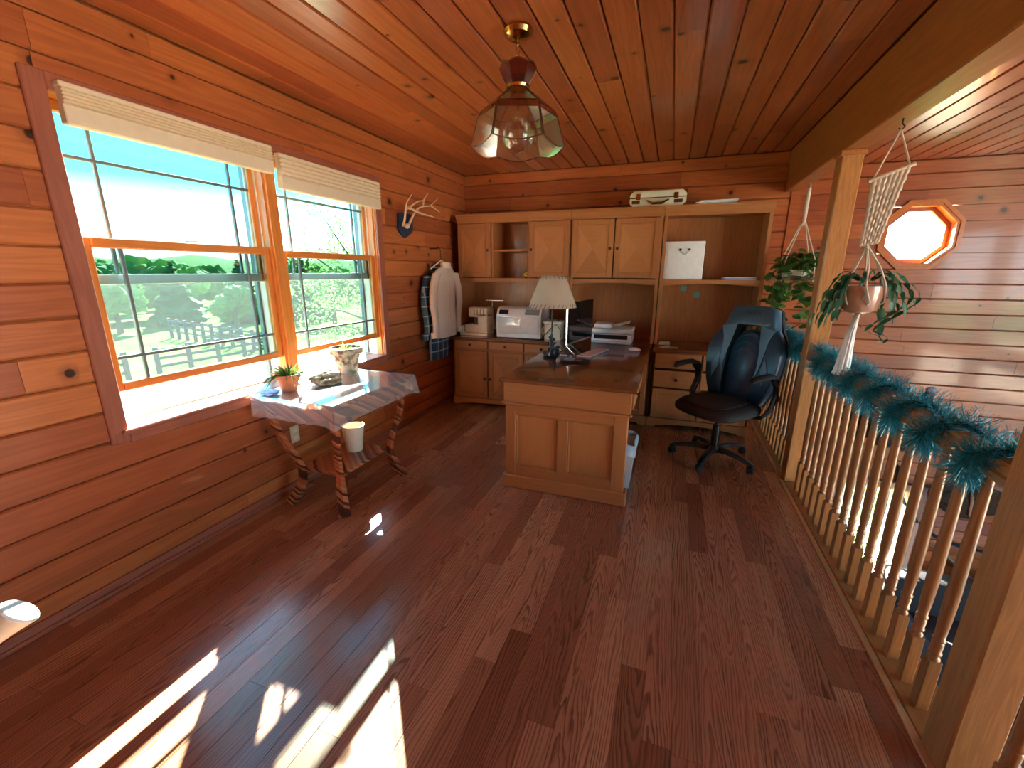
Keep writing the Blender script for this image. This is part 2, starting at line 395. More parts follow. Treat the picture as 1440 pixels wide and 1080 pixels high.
def mk_great(parent, mat, s0, s1, q0, q1):
    if q1 < OC.z-OR+.02 or q0 > OC.z+OR-.02 or s1 < OC.x-OR or s0 > OC.x+OR:
        plank('wall_plank', parent, ((s0+s1)/2, DR, (q0+q1)/2), (1, 0, 0), (0, 0, 1), s1-s0-.001, q1-q0-.004, mat, .018, .007, rs.uniform(-.0008, .0006)); return
    zs = [q0+.002+(q1-q0-.004)*k/6 for k in range(7)]
    for sg in (-1, 1):
        e = s0 if sg < 0 else s1
        if (e-OC.x)*sg <= OR*.3: continue
        poly = [(e-OC.x, zs[0])]+[(sg*oct_half(zz), zz) for zz in zs]+[(e-OC.x, zs[-1])]
        o = MB().prism([(u, v-q0) for u, v in poly], lambda u, v, w_: Vector((u, v, w_)), -.018, 0).build('wall_plank', mat, parent, 0, False)
        o.matrix_local = Matrix(((1, 0, 0, OC.x), (0, 0, -1, DR), (0, 1, 0, q0), (0, 0, 0, 1)))
z = ZL+.035
PR = .1435
while z < H-.01:
    if z+PR > OC.z-OR and z < OC.z+OR: mk_great(gw, 'pine', .965, XE, z, min(z+PR, H)); z += PR; continue
    wall_row(gw, 'pine', z, min(z+PR, H), .965, XE, [(LWx0, LWx1, LWz0, LWz1)], mk_great, 1.2, 3.2); z += PR
# great room far wall with tall windows (out of view, lets the daylight in), wall behind the camera, lower floor
gx = MB(); pil = [(YB, -1.9), (-.1, .25), (2.05, 2.4), (4.2, DR+.2)]
for a, b in pil: gx.box(XE, XE+.15, a, b, ZL, H+.2)
gx.box(XE, XE+.15, 2.4, 4.2, ZL, H+.2)
for a, b in ((-1.9, -.1), (.25, 2.05)):
    gx.box(XE, XE+.15, a, b, ZL, -2.2).box(XE, XE+.15, a, b, 2.2, H+.2).box(XE, XE+.15, a, b, -.25, .1)
struct('wall_right', gx, 'pine')
bk = MB().box(XL-.2, XE+.15, YB-.15, YB, ZL, H+.2)
struct('wall_front', bk, 'pine')
struct('floor_lower', MB().box(XL, XE, YB, DR, ZL-.2, ZL), 'floor')
struct('wall_under_loft', MB().box(.80, .86, YB, D, ZL, -.3), 'pine')
# ceiling
ce = struct('ceiling', MB().box(XL-.2, XE+.2, YB-.2, DR+.2, H+.018, H+.15), 'dark')
BXa, BXb = .862, .985
def ceil_rows(x0, x1, y1):
    k = int(round((x1-x0)/P)); ww = (x1-x0)/k
    for i in range(k):
        c = cuts(YB, y1, 1.3, 4.5, rs)
        for a, b in zip(c[:-1], c[1:]):
            plank('ceiling_plank', ce, (x0+(i+.5)*ww, (a+b)/2, H), (0, 1, 0), (1, 0, 0), b-a-.001, ww-.005, 'pine', .018, .008, rs.uniform(-.0004, .0003))
ceil_rows(XL, BXa, D); ceil_rows(BXb, XE, DR)
bm_ = one('ceiling_beam', MB().box(BXa, BXb, YB, D, 2.10, H, .006), 'beam', 'heavy reddish timber beam running along the ceiling above the railing', 'beam')
struct('trim_4', MB().box(BXb, BXb+.02, YB, DR, H-.035, H, .004), 'trim_y')
# ------------------------------------------------------------------ windows in the left wall
def frame_rect(mb, x0, x1, y0, y1, z0, z1, wl, wr, wb_, wt_, c=.003):
    mb.box(x0, x1, y0, y0+wl, z0, z1, c).box(x0, x1, y1-wr, y1, z0, z1, c)
    mb.box(x0, x1, y0+wl, y1-wr, z0, z0+wb_, c).box(x0, x1, y0+wl, y1-wr, z1-wt_, z1, c); return mb
casing = struct('trim_5', MB().box(XL, XL+.018, 1.048, 1.118, .665, 2.135, .004).box(XL, XL+.018, 3.032, 3.105, .665, 2.135, .004), 'trim')
MB().box(XL, XL+.018, 1.118, 3.032, 2.07, 2.135, .004).build('head_casing', 'trim_y', casing)
MB().box(XL, XL+.016, 1.118, 3.032, .655, .705, .004).build('apron', 'trim_y', casing)
MB().box(-2.40, XL+.035, 1.09, 3.06, .705, .725, .005).build('stool', 'trim_y', casing)
YM0, YM1 = 2.045, 2.112
MB().box(-2.36, XL+.004, YM0, YM1, .725, 2.07, .003).build('mullion', 'sash', casing); MB().box(-2.475, -2.43, YM0, YM1, .725, 2.07).build('outer_mullion', 'muntin', casing)
for a, b in ((1.118, 1.130), (YM0-.012, YM0), (YM1, YM1+.012), (3.020, 3.032)):
    MB().box(-2.43, -2.337, a, b, .725, 2.07).build('jamb_liner', 'jamb', casing); MB().box(-2.337, -2.285, a, b, .725, 2.07).build('window_stop', 'sash', casing)
for a, b in ((WY0, 1.118), (3.032, WY1)):
    MB().box(-2.43, XL, a, b, .715, 2.085).build('jamb', 'sash', casing); MB().box(-2.475, -2.43, a-.05*(a < 2), b+.05*(a > 2), .70, 2.10).build('outer_jamb', 'muntin', casing)
MB().box(-2.455, XL, WY0, WY1, 2.07, 2.085).build('head_jamb', 'sash_y', casing)
for wi, (y0, y1, lowz) in enumerate(((1.130, YM0-.012, .885), (YM1+.012, 3.020, .872))):
    wn = thing('window_%d' % (wi+1), None, None, (-2.36, (y0+y1)/2, .725)); wn['kind'] = 'structure'
    # lower sash, raised a little
    za, zb = lowz, lowz+.668
    s1 = MB(); s1.box(-2.335, -2.300, y0, y0+.034, za, zb, .004).box(-2.335, -2.300, y1-.034, y1, za, zb, .004)
    ls = s1.build('lower_sash', 'sash', wn)
    MB().box(-2.335, -2.298, y0+.034, y1-.034, za, za+.038, .004).build('bottom_rail', 'sash_y', ls)
    MB().box(-2.335, -2.298, y0+.034, y1-.034, zb-.042, zb, .004).build('top_rail', 'sash_y', ls)
    MB().box(-2.304, -2.290, (y0+y1)/2-.03, (y0+y1)/2+.03, zb, zb+.012, .004).build('sash_lock', 'whiterail', ls)
    # upper sash
    ua, ub = 1.355, 2.07
    us = MB().box(-2.385, -2.350, y0, y0+.034, ua, ub, .004).box(-2.385, -2.350, y1-.034, y1, ua, ub, .004).build('upper_sash', 'sash', wn)
    MB().box(-2.388, -2.345, y0+.034, y1-.034, ua, ua+.046, .004).build('bottom_rail', 'whiterail', us)
    MB().box(-2.385, -2.350, y0+.034, y1-.034, ub-.042, ub, .004).build('top_rail', 'sash_y', us)
    for par, xx, z0, z1, hz in ((ls, -2.318, za+.038, zb-.042, za+.15), (us, -2.368, ua+.046, ub-.042, 1.868)):
        MB().box(xx-.003, xx+.003, y0+.034, y1-.034, z0, z1).build('pane', 'pane', par)
        for yy in (y0+.143, y1-.143):
            MB().box(xx-.008, xx+.008, yy-.007, yy+.007, z0, z1, .002).build('muntin', 'muntin', par)
        MB().box(xx-.009, xx+.009, y0+.034, y1-.034, hz-.007, hz+.007, .002).build('muntin', 'muntin', par)
    sn = MB().box(-2.424, -2.422, y0, y1, .725, 1.38).build('insect_screen', 'screen', wn)
    frame_rect(MB(), -2.432, -2.414, y0, y1, .725, 1.39, .016, .016, .016, .016).build('screen_frame', 'muntin', sn)
    MB().box(-2.45, -2.40, y0-.012, y1+.012, .725, .735).build('outer_sill', 'jamb', wn)
portal('window_left', (-2.50, 2.08, 1.40), 1.9, 1.3, (1, 0, 0))
for i, (a, b) in enumerate(((-1.9, -.1), (.25, 2.05))):
    portal('window_right_%d_upper_offscreen' % i, (XE+.17, (a+b)/2, 1.15), b-a, 2.1, (-1, 0, 0)); portal('window_right_%d_lower_offscreen' % i, (XE+.17, (a+b)/2, -1.22), b-a, 1.95, (-1, 0, 0))
# octagonal window
ow = thing('window_3', None, None, (OC.x, DR, OC.z)); ow['kind'] = 'structure'
def octo(r): return [(OC.x+r/math.cos(PI/8)*math.cos(PI/8+k*PI/4), OC.z+r/math.cos(PI/8)*math.sin(PI/8+k*PI/4)) for k in range(8)]
def ring8(mb, r0, r1, y0, y1):
    a, b = octo(r0), octo(r1)
    for k in range(8):
        j = (k+1) % 8; q = [a[k], b[k], b[j], a[j]]
        mb.prism(q, lambda u, v, w_: Vector((u, w_, v)), y0, y1)
    return mb
ring8(MB(), .285, .318, DR-.022, DR+.001).build('casing', 'sash_y', ow, 0)
ring8(MB(), .262, .292, DR-.012, DR+.15).build('jamb', 'sash_y', ow, 0)
ring8(MB(), .225, .264, DR+.085, DR+.125).build('sash', 'trim', ow, 0)
MB().prism(octo(.23), lambda u, v, w_: Vector((u, w_, v)), DR+.10, DR+.106).build('pane', 'pane_clear', ow, 0)
for sx in (-.09, .09):
    MB().box(OC.x+sx-.003, OC.x+sx+.003, DR+.095, DR+.099, OC.z-.21, OC.z+.21).build('muntin', 'muntin', ow)
    MB().box(OC.x-.21, OC.x+.21, DR+.094, DR+.098, OC.z+sx-.003, OC.z+sx+.003).build('muntin', 'muntin', ow)
# lower window with sheer curtains
lo_ = thing('window_4', None, None, (2.59, DR, -2.0)); lo_['kind'] = 'structure'
m = MB()
for x0, x1, z0, z1 in ((LWx0-.05, LWx0+.03, LWz0-.05, LWz1+.05), (LWx1-.03, LWx1+.05, LWz0-.05, LWz1+.05), (LWx0, LWx1, LWz1-.03, LWz1+.05), (LWx0, LWx1, LWz0-.05, LWz0+.03)):
    m.box(x0, x1, DR-.02, DR+.12, z0, z1, .004)
m.build('casing', 'sash', lo_)
MB().box(LWx0, LWx1, DR+.06, DR+.066, LWz0, LWz1).build('pane', 'pane_clear', lo_)
m = MB().box(2.31, 2.35, DR+.05, DR+.08, LWz0, LWz1).box(LWx0, LWx1, DR+.05, DR+.08, -1.46, -1.42)
m.build('muntin', 'whiterail', lo_)
# ------------------------------------------------------------------ window blinds
for y0, y1, z0, z1, nm in ((1.134, 2.066, 1.958, 2.105, 'pale pleated blind stacked above the window pane beside the grassy field view, raised higher'),
                           (2.108, 3.048, 1.888, 2.082, 'pale pleated blind above the window with the leafy tree, hanging lower')):
    t = thing('window_blind', nm, 'blind', (XL+.03, (y0+y1)/2, z0))
    M.setdefault('blind', plain('pleated_fabric', (.74, .62, .44), .8)); M.setdefault('blind2', plain('blind_rail', (.70, .59, .43), .6))
    hr = z1-.02
    MB().box(XL+.018, XL+.06, y0, y1, hr, z1, .004).build('headrail', 'blind', t)
    k = 9; zz = [hr-(hr-z0-.07)*i/k for i in range(k+1)]
    pr = []
    for i, a in enumerate(zz): pr.append((XL+(.068 if i % 2 else .056), a))
    poly = pr+[(XL+.022, zz[-1]), (XL+.022, zz[0])]
    MB().prism(poly, lambda u, v, w_: Vector((u, w_, v)), y0+.004, y1-.004).build('pleats', 'blind', t, 0)
    MB().box(XL+.02, XL+.062, y0, y1, z0, z0+.07, .004).build('bottom_rail', 'blind2', t)
# ------------------------------------------------------------------ posts and railing
for y0, y1, lab in ((3.22, 3.33, 'square oak post between the two railing lengths, holding up the ceiling beam'), (1.283, 1.392, 'square pale oak post at the garland end of the railing by the open floor')):
    t = thing('timber_post', lab, 'post', (.912, (y0+y1)/2, 0))
    MB().box(.858, .967, y0, y1, 0, 2.10, .006).build('shaft', 'post', t)
    MB().box(.848, .977, y0-.01, y1+.01, 2.07, 2.10, .006).build('collar', 'beam', t)
bal = None
BP = [(.019, 0), (.019, .0), (.0195, .003)]
def baluster_mesh():
    m = MB(); s = .0185
    m.box(-s, s, -s, s, 0, .20, .003)
    prof = [(.0, .196), (.018, .197), (.017, .206), (.0125, .213), (.0125, .217), (.0175, .222), (.0175, .227), (.0145, .232), (.0165, .262), (.0135, .268), (.0175, .273), (.0175, .278), (.0138, .285),
            (.0165, .34), (.0185, .45), (.0165, .62), (.0135, .78), (.0115, .865), (.0, .866)]
    m.lathe(prof, n=14, cap=False)
    return m.build('baluster', 'oak_z', None, 35, False)
def railing(label, y0, y1, ys, far):
    global bal
    t = thing('railing', label, 'railing', (.912, (y0+y1)/2, 0))
    for yy in ys:
        if bal is None: bal = baluster_mesh(); o = bal
        else: o = bal.copy(); COL.objects.link(o)
        o.parent = t; o.location = (0, yy-(y0+y1)/2, 0); o.rotation_euler = (0, 0, 0)
    hp = [(-.031, .862), (.031, .862), (.033, .885), (.026, .892), (.030, .905), (.026, .925), (.012, .934), (-.012, .934), (-.026, .925), (-.030, .905), (-.026, .892), (-.033, .885)]
    MB().prism(hp, lambda u, v, w_: Vector((.912+u, w_, v)), y0+.001, y1-.001).build('handrail', 'oak_y', t, 30)
    return t
rn = railing('turned oak baluster railing wrapped with the long teal garland', 1.392, 3.22, [1.53+.1045*i for i in range(16)], 0)
rf = railing('turned oak baluster railing behind the office chair, ending at the back wall', 3.33, D-.012, [3.42+.1045*i for i in range(12)], 1)
r3 = railing('short run of oak railing on the open side of the pale end post', -.6, 1.283, [1.185-.1045*i for i in range(16)], 2)
# ================================================================== CABINETS
CT = .745
def knob(par, x, y, z, axis=(0, -1, 0)):
    return MB().lathe([(.0, 0), (.006, .0), (.005, .012), (.013, .016), (.0135, .022), (.009, .027), (0, .028)], (x, y, z), 12, axis, False).build('knob', 'knob', par)
def door(root, x0, x1, z0, z1, y, kx=None, kz=None, y_t=.02):
    fw_ = .048
    m = MB().box(x0, x0+fw_, y, y+y_t, z0, z1, .003).box(x1-fw_, x1, y, y+y_t, z0, z1, .003)
    m.box(x0+fw_, x1-fw_, y, y+y_t, z0, z0+fw_, .003).box(x0+fw_, x1-fw_, y, y+y_t, z1-fw_, z1, .003)
    d = m.build('door', 'cab_z', root)
    a0, a1, b0, b1 = x0+fw_, x1-fw_, z0+fw_, z1-fw_; cx, cz = (a0+a1)/2, (b0+b1)/2
    for tri, mt in ((((a0, b0), (a1, b0), (cx, cz)), 'ven_x'), (((a1, b0), (a1, b1), (cx, cz)), 'ven_z'), (((a1, b1), (a0, b1), (cx, cz)), 'ven_x'), (((a0, b1), (a0, b0), (cx, cz)), 'ven_z')):
        MB().prism(tri, lambda u, v, w_: Vector((u, w_, v)), y+.010, y+.017).build('veneer_panel', mt, d, 0)
    i_ = .008
    MB().box(a0, a0+i_, y+.004, y+.012, b0, b1).box(a1-i_, a1, y+.004, y+.012, b0, b1).box(a0+i_, a1-i_, y+.004, y+.012, b0, b0+i_).box(a0+i_, a1-i_, y+.004, y+.012, b1-i_, b1).build('panel_bead', 'cab_x', d)
    if kx is not None: knob(d, kx, y, kz)
    return d
def drawer(root, x0, x1, z0, z1, y, k=True):
    d = MB().box(x0, x1, y, y+.02, z0, z1, .005).build('drawer', 'cab_x', root)
    if k: knob(d, (x0+x1)/2, y, (z0+z1)/2)
    return d
def base_cab(label, x0, x1, yf, cols, style):
    t = thing('base_cabinet', label, 'cabinet', ((x0+x1)/2, (yf+4.62)/2, 0))
    m = MB().box(x0, x0+.02, yf+.022, 4.62, 0, CT-.03, .002).box(x1-.02, x1, yf+.022, 4.62, 0, CT-.03, .002)
    m.box(x0+.02, x1-.02, 4.60, 4.62, .07, CT-.03).box(x0+.02, x1-.02, yf+.04, 4.6, .07, .09)
    for a, b in cols: m.box(a-.022, a, yf+.022, yf+.05, .07, CT-.03).box(b, b+.022, yf+.022, yf+.05, .07, CT-.03)
    m.box(x0+.02, x1-.02, yf+.021, yf+.045, CT-.045, CT-.03).box(x0+.02, x1-.02, yf+.021, yf+.045, .6, .625)
    m.build('body', 'cab_z', t)
    n_ = 12; poly = [(x0, 0), (x0, .082), (x1, .082), (x1, 0), (x1-.07, 0)]
    for k in range(n_+1):
        u = k/n_; poly.append((x1-.08-(x1-x0-.16)*u, .012+.026*math.sin(PI*u)))
    poly.append((x0+.07, 0))
    MB().prism(poly, lambda u, v, w_: Vector((u, w_, v)), yf+.002, yf+.022).build('toe_board', 'cab_x', t, 0)
    MB().box(x0-(.012 if style == 1 else 0), x1+(.012 if style == 3 else 0), yf-.015, 4.62, CT-.03, CT, .006).build('counter', 'cab_top', t)
    for i, (a, b) in enumerate(cols):
        if style == 3:
            drawer(t, a+.004, b-.004, .565, .705, yf); drawer(t, a+.004, b-.004, .385, .545, yf)
            door(t, a+.004, b-.004, .09, .37, yf, b-.03 if i == 0 else a+.03, .30)
        else:
            drawer(t, a+.004, b-.004, .622, .71, yf)
            door(t, a+.004, b-.004, .09, .602, yf, (b-.03 if i % 2 == 0 else a+.03), .31)
    return t
YF, YH = 4.06, 4.27
base_cab('low wooden cabinet with three drawers and three doors beside the hanging shirts', -2.168, -.962, YF, [(-2.146, -1.752), (-1.748, -1.356), (-1.352, -.984)], 1)
base_cab('low wooden cabinet joined to the back end of the desk, printer on its counter', -.953, -.122, YF, [(-.93, -.54), (-.536, -.145)], 2)
base_cab('low wooden cabinet with drawers and doors behind the office chair', -.113, .735, YF, [(-.091, .309), (.313, .713)], 3)
def hutch(label, x0, x1, mid, lower):
    t = thing('hutch', label, 'hutch', ((x0+x1)/2, (YH+4.62)/2, CT))
    for a, b in ((x0, x0+.022), (x1-.022, x1)): MB().box(a, b, YH+.02, 4.62, CT, 1.93, .002).build('side_panel', 'cab_z', t)
    MB().box(x0+.022, x1-.022, 4.60, 4.62, CT, 1.93).build('back_panel', 'cab_back', t)
    MB().box(x0+.022, x1-.022, YH+.005, 4.6, 1.318, 1.343, .003).build('shelf', 'cab_x', t)
    MB().box(x0+.022, x1-.022, YH+.02, 4.6, 1.905, 1.93, .003).build('top_board', 'cab_x', t)
    cr = [(YH, 1.893), (YH-.006, 1.905), (YH-.006, 1.915), (YH-.02, 1.935), (YH-.026, 1.955), (YH-.034, 1.965), (YH-.034, 1.978), (YH+.4-.05, 1.978), (YH+.4-.05, 1.93), (YH+.02, 1.93), (YH+.02, 1.893)]
    MB().prism(cr, lambda u, v, w_: Vector((w_, u, v)), x0-.002, x1+.002).build('crown_moulding', 'cab_x', t, 20)
    for a, b in ((x0, x0+.03), (x1-.03, x1)): MB().box(a, b, YH, YH+.02, CT, 1.893, .003).build('face_stile', 'cab_z', t)
    n_ = 12; poly = [(x0+.03, 1.348), (x1-.03, 1.348), (x1-.03, 1.295)]
    for k in range(n_+1):
        u = k/n_; poly.append((x1-.05-(x1-x0-.1)*u, 1.297+.018*math.sin(PI*u)))
    poly.append((x0+.03, 1.295))
    MB().prism(poly, lambda u, v, w_: Vector((u, w_, v)), YH, YH+.018).build('valance', 'cab_x', t, 0)
    return t
h1 = hutch('wall hutch with two doors around an open middle shelf, beside the antlers', -2.168, -.957, None, None)
door(h1, -2.158, -1.788, 1.358, 1.888, YH-.02, -1.815, 1.625); door(h1, -1.372, -.966, 1.358, 1.888, YH-.02, -1.345, 1.625)
for a in (-1.785, -1.395): MB().box(a, a+.02, YH, 4.6, 1.343, 1.905, .002).build('divider', 'cab_z', h1)
MB().box(-1.765, -1.395, YH+.01, 4.6, 1.612, 1.632, .003).build('middle_shelf', 'cab_x', h1)
h2 = hutch('wall hutch with a closed pair of veneered doors, above the printer', -.951, -.121, None, None)
door(h2, -.936, -.548, 1.358, 1.888, YH-.02, -.575, 1.625); door(h2, -.536, -.140, 1.358, 1.888, YH-.02, -.508, 1.625)
h3 = hutch('open doorless wall hutch holding the white box, beside the hanging pothos', -.113, .735, None, None)
# ------------------------------------------------------------------ desk
dk = thing('desk', 'wooden peninsula desk with a two-panel end and dark glossy top', 'desk', (-.555, 3.25, 0))
MB().box(-.985, -.135, 2.455, 4.043, .737, .759, .007, 2).build('desk_top', 'cab_top', dk)
MB().box(-.958, -.163, 2.478, 4.025, .600, .737, .002).build('apron', 'cab_x', dk)
MB().box(-.972, -.150, 2.464, 2.50, .588, .604, .005).build('moulding', 'cab_x', dk)
e_ = MB().box(-.600, -.532, 2.488, 2.53, .14, .52, .003).build('centre_stile', 'cab_z', dk)
for a, b in ((-.950, -.882), (-.252, -.172)): MB().box(a, b, 2.486, 2.55, .09, .588, .003).build('end_stile', 'cab_z', dk)
for a, b in ((.52, .588), (.09, .155)): MB().box(-.882, -.252, 2.487, 2.53, a, b, .003).build('end_rail', 'cab_x', dk)
for a, b in ((-.882, -.600), (-.532, -.252)):
    MB().box(a, b, 2.506, 2.518, .155, .52).build('end_panel', 'ven_z', dk)
    i_ = .010
    MB().box(a, a+i_, 2.494, 2.507, .155, .52, .002).box(b-i_, b, 2.494, 2.507, .155, .52, .002).box(a+i_, b-i_, 2.494, 2.507, .155, .155+i_, .002).box(a+i_, b-i_, 2.494, 2.507, .52-i_, .52, .002).build('panel_bead', 'cab_x', dk)
MB().box(-.968, -.152, 2.474, 2.56, 0, .092, .006).build('plinth', 'cab_x', dk)
MB().box(-.950, -.925, 2.55, 4.025, .03, .60).build('side_panel', 'cab_y', dk)
dd = MB().box(-.164, -.150, 2.56, 3.3, .612, .725, .004).build('drawer', 'cab_y', dk); knob(dd, -.150, 2.72, .67, (1, 0, 0))
# waste bin under the desk
wbn = thing('waste_bin', 'narrow white waste bin with a blue and white liner under the desk edge', 'bin', (-.24, 2.85, 0))
MB().loft([[(-.24+sx*(.085+.02*z/.3), 2.85+sy*(.12+.02*z/.3), .001+z) for sx, sy in ((-1, -1), (1, -1), (1, 1), (-1, 1))] for z in (0, .29)]).build('bin', 'white', wbn, 0)
b_ = MB()
for k in range(24):
    a = 2*PI*k/24
lin = []
for zz, rr in ((.24, 1.06), (.30, 1.10), (.315, .97), (.28, .9)):
    ring = []
    for k in range(28):
        a = 2*PI*k/28; cx, cy = math.cos(a), math.sin(a); q = 1/max(abs(cx), abs(cy)); q = min(q, 1.28)
        wv = 1+.03*math.sin(k*2.3)
        ring.append((-.24+cx*q*.104*rr*wv, 2.85+cy*q*.139*rr*wv, zz+.012*math.sin(k*1.7)))
    lin.append(ring)
M['liner'] = plain('liner_plastic', (.45, .60, .92), .3, var=.35, scale=14)
b_.loft(lin, False).build('liner', 'liner', wbn, 60)
# ================================================================== SMALL TABLE BY THE WINDOW
def striped():
    b = NB('striped_inlay'); p = b.n('TexCoord').outputs['Object']; x, y, z = b.xyz(p)
    b.rnd = b.n('ObjectInfo').outputs['Random']
    q = b.m_('ADD', b.m_('MULTIPLY', z, 62), b.m_('ADD', b.m_('MULTIPLY', x, 34), b.m_('MULTIPLY', y, 38)))
    cell = b.m_('FLOOR', q)
    wn = b.n('TexWhiteNoise', {'W': cell}, noise_dimensions='1D').outputs[0]
    col = b.ramp(wn, [(0, (.05, .012, .008)), (.30, (.09, .022, .012)), (.34, (.34, .085, .03)), (.62, (.46, .13, .05)), (.85, (.60, .22, .09)), (1, (.40, .20, .10))])
    return b.bsdf(col, .35, 0, .3)
M['striped'] = striped()
TZ = .728
tb = thing('side_table', 'small striped inlaid wood table with curved legs under the window', 'table', (-1.925, 2.08, 0))
tx0, tx1, ty0, ty1 = -2.215, -1.625, 1.70, 2.465
MB().box(tx0, tx1, ty0, ty1, TZ-.035, TZ-.004, .006).build('table_top', 'striped', tb)
def scal(a0, a1, f, t0, t1):
    poly = [(a0, TZ-.035), (a1, TZ-.035)]
    for k in range(13):
        u = k/12; poly.append((a1+(a0-a1)*u, TZ-.105-.035*math.sin(PI*u)**2))
    return MB().prism(poly, f, t0, t1)
scal(ty0+.05, ty1-.05, lambda u, v, w_: Vector((w_, u, v)), tx1-.06, tx1-.04).build('apron', 'striped', tb, 0)
scal(ty0+.05, ty1-.05, lambda u, v, w_: Vector((w_, u, v)), tx0+.04, tx0+.06).build('apron', 'striped', tb, 0)
scal(tx0+.06, tx1-.06, lambda u, v, w_: Vector((u, w_, v)), ty0+.04, ty0+.06).build('apron', 'striped', tb, 0)
scal(tx0+.06, tx1-.06, lambda u, v, w_: Vector((u, w_, v)), ty1-.06, ty1-.04).build('apron', 'striped', tb, 0)
for cx, cy, fx, fy in ((-1.70, 1.775, -1.735, 1.815), (-1.70, 2.385, -1.715, 2.355), (-2.14, 1.775, -2.105, 1.835), (-2.14, 2.385, -2.13, 2.37)):
    ox = 1 if cx > -1.9 else -1; oy = 1 if cy > 2 else -1
    pts = []; rr = []
    for k in range(15):
        u = k/14; zz = TZ-.06-(TZ-.06)*u
        bow = .045*math.sin(2*PI*(u*.95+.02))-.06*math.sin(PI*u)
        dx = (fx+ox*.035-cx)*u+ox*bow*.75; dy = (fy+oy*.035-cy)*u+oy*bow*.75
        pts.append((cx+dx, cy+dy, max(zz, .0))); rr.append(.032-.012*math.sin(PI*min(1, u*1.15))+(.004 if u > .93 else 0))
    pts[-1] = (pts[-1][0], pts[-1][1], 0)
    MB().tube(pts, rr, 4, upv=(1, 1, 0)).build('leg', 'striped', tb, 50)
MB().box(-2.09, -1.77, 1.87, 2.32, .205, .228, .004).build('lower_shelf', 'striped', tb)
# clear plastic cloth
def vinylm():
    b = NB('clear_vinyl'); a = b.n('BsdfTransparent', {0: (.92, .92, .95)}); g = b.n('BsdfGlossy', {0: (1, 1, 1), 'Roughness': .10}); d = b.n('BsdfDiffuse', {0: (.8, .82, .88)})
    nz = b.n('TexNoise', {'Vector': b.n('TexCoord').outputs['Object'], 'Scale': 14, 'Detail': 4}).outputs[0]
    nm = b.n('Bump', {'Height': nz, 'Strength': .35, 'Distance': .01}).outputs[0]; b.set(g.inputs['Normal'], nm)
    f = b.m_('MULTIPLY_ADD', b.n('LayerWeight', {0: .35}).outputs['Facing'], .45, .10)
    m1 = b.n('MixShader', {0: .22, 1: a.outputs[0], 2: d.outputs[0]}); m2 = b.n('MixShader', {0: f, 1: m1.outputs[0], 2: g.outputs[0]}); b.t.links.new(m2.outputs[0], b.out.inputs[0]); return b.m
M['vinyl'] = vinylm()
cl = MB(); N = 26
def cloth_pt(u, v):
    ov = .115
    x = -2.22-.02+(.62+.02+ov*0+.0)*0
    X = (tx0-.005)+(tx1-tx0+.01)*u; Y = (ty0-.005)+(ty1-ty0+.01)*v; Z = TZ
    return X, Y, Z
rings = []
m_ = 14
def edge_loop(out, drop, wav):
    pts = []; seq = []
    for k in range(m_): seq.append((tx0+(tx1-tx0)*k/m_, ty0, 0, -1))
    for k in range(m_): seq.append((tx1, ty0+(ty1-ty0)*k/m_, 1, 0))
    for k in range(m_): seq.append((tx1-(tx1-tx0)*k/m_, ty1, 0, 1))
    for k in range(m_): seq.append((tx0, ty1-(ty1-ty0)*k/m_, -1, 0))
    for i, (x, y, nx, ny) in enumerate(seq):
        k = i % m_
        corner = 1 if k == 0 else 0
        if corner:
            px, py = seq[i-1][2], seq[i-1][3]; nx, ny = nx+px, ny+py
        lf = 0 if nx >= 0 else .75           # pressed against the sill
        o = out*(1-lf); wv = wav*math.sin(i*2.1)+wav*.6*math.sin(i*.9)
        pts.append((x+nx*(o+wv), y+ny*(o+wv), TZ-drop*(1-.15*lf)-(drop*.22 if corner else 0)))
    return pts
cl.loft([edge_loop(-.02, -.001, 0), edge_loop(.004, -.001, 0), edge_loop(.010, .012, .001), edge_loop(.016, .06, .004), edge_loop(.024, .115, .007)], False)
fz = [v for v in cl.bm.verts][:4*m_]
cl.bm.faces.new(fz)
tcl = one('table_cover', cl, 'vinyl', 'clear plastic cover draped over the small striped table', 'tablecloth', smooth=60)
# things under and on the table
def pot(name, label, cat, loc, prof, mat, rim=None):
    t = thing(name, label, cat, loc); MB().lathe(prof, loc, 28, cap=False).build('pot', mat, t); return t
zt = TZ+.002
p1 = (-2.085, 1.855, zt)
t1 = pot('potted_plant', 'spiky green plant in a small terracotta pot on the window table', 'plant', p1, [(0, 0), (.042, 0), (.058, .075), (.066, .076), (.068, .10), (.060, .10), (.055, .085), (0, .085)], 'terracotta')
MB().lathe([(0, .092), (.055, .089), (.056, .084)], p1, 20, cap=False).build('soil', 'soil', t1)
M['leaf'] = leafy('plant_leaf', (.035, .10, .025), (.20, .30, .07), .4, .2)
M['leaf_dry'] = leafy('yellow_green_leaf', (.28, .30, .05), (.55, .50, .16), .5, .3)
def blade(mb, p, d, L, wd, droop, seg=5, up_=1.0):
    d = Vector(d).normalized(); p = Vector(p); side = d.cross(Vector((0, 0, 1)))
    side = side.normalized() if side.length > 1e-3 else Vector((1, 0, 0))
    L1, R1 = [], []
    for k in range(seg+1):
        u = k/seg; c = p+d*L*u+Vector((0, 0, -droop*u*u)); ww = wd*(1-u**1.6)*.5*(.6+.4*math.sin(PI*min(1, u+.3)))+.0006
        n_ = side.cross(d).normalized()*ww*.5
        L1.append(mb.bm.verts.new(c-side*ww+n_)); R1.append(mb.bm.verts.new(c+side*ww+n_))
        if k:
            mid0, mid1 = mids, mb.bm.verts.new(c-n_)
            mb.bm.faces.new((L1[-2], mid0, mid1, L1[-1])); mb.bm.faces.new((mid0, R1[-2], R1[-1], mid1)); mids = mid1
        else: mids = mb.bm.verts.new(c-n_)
rl = random.Random(11)
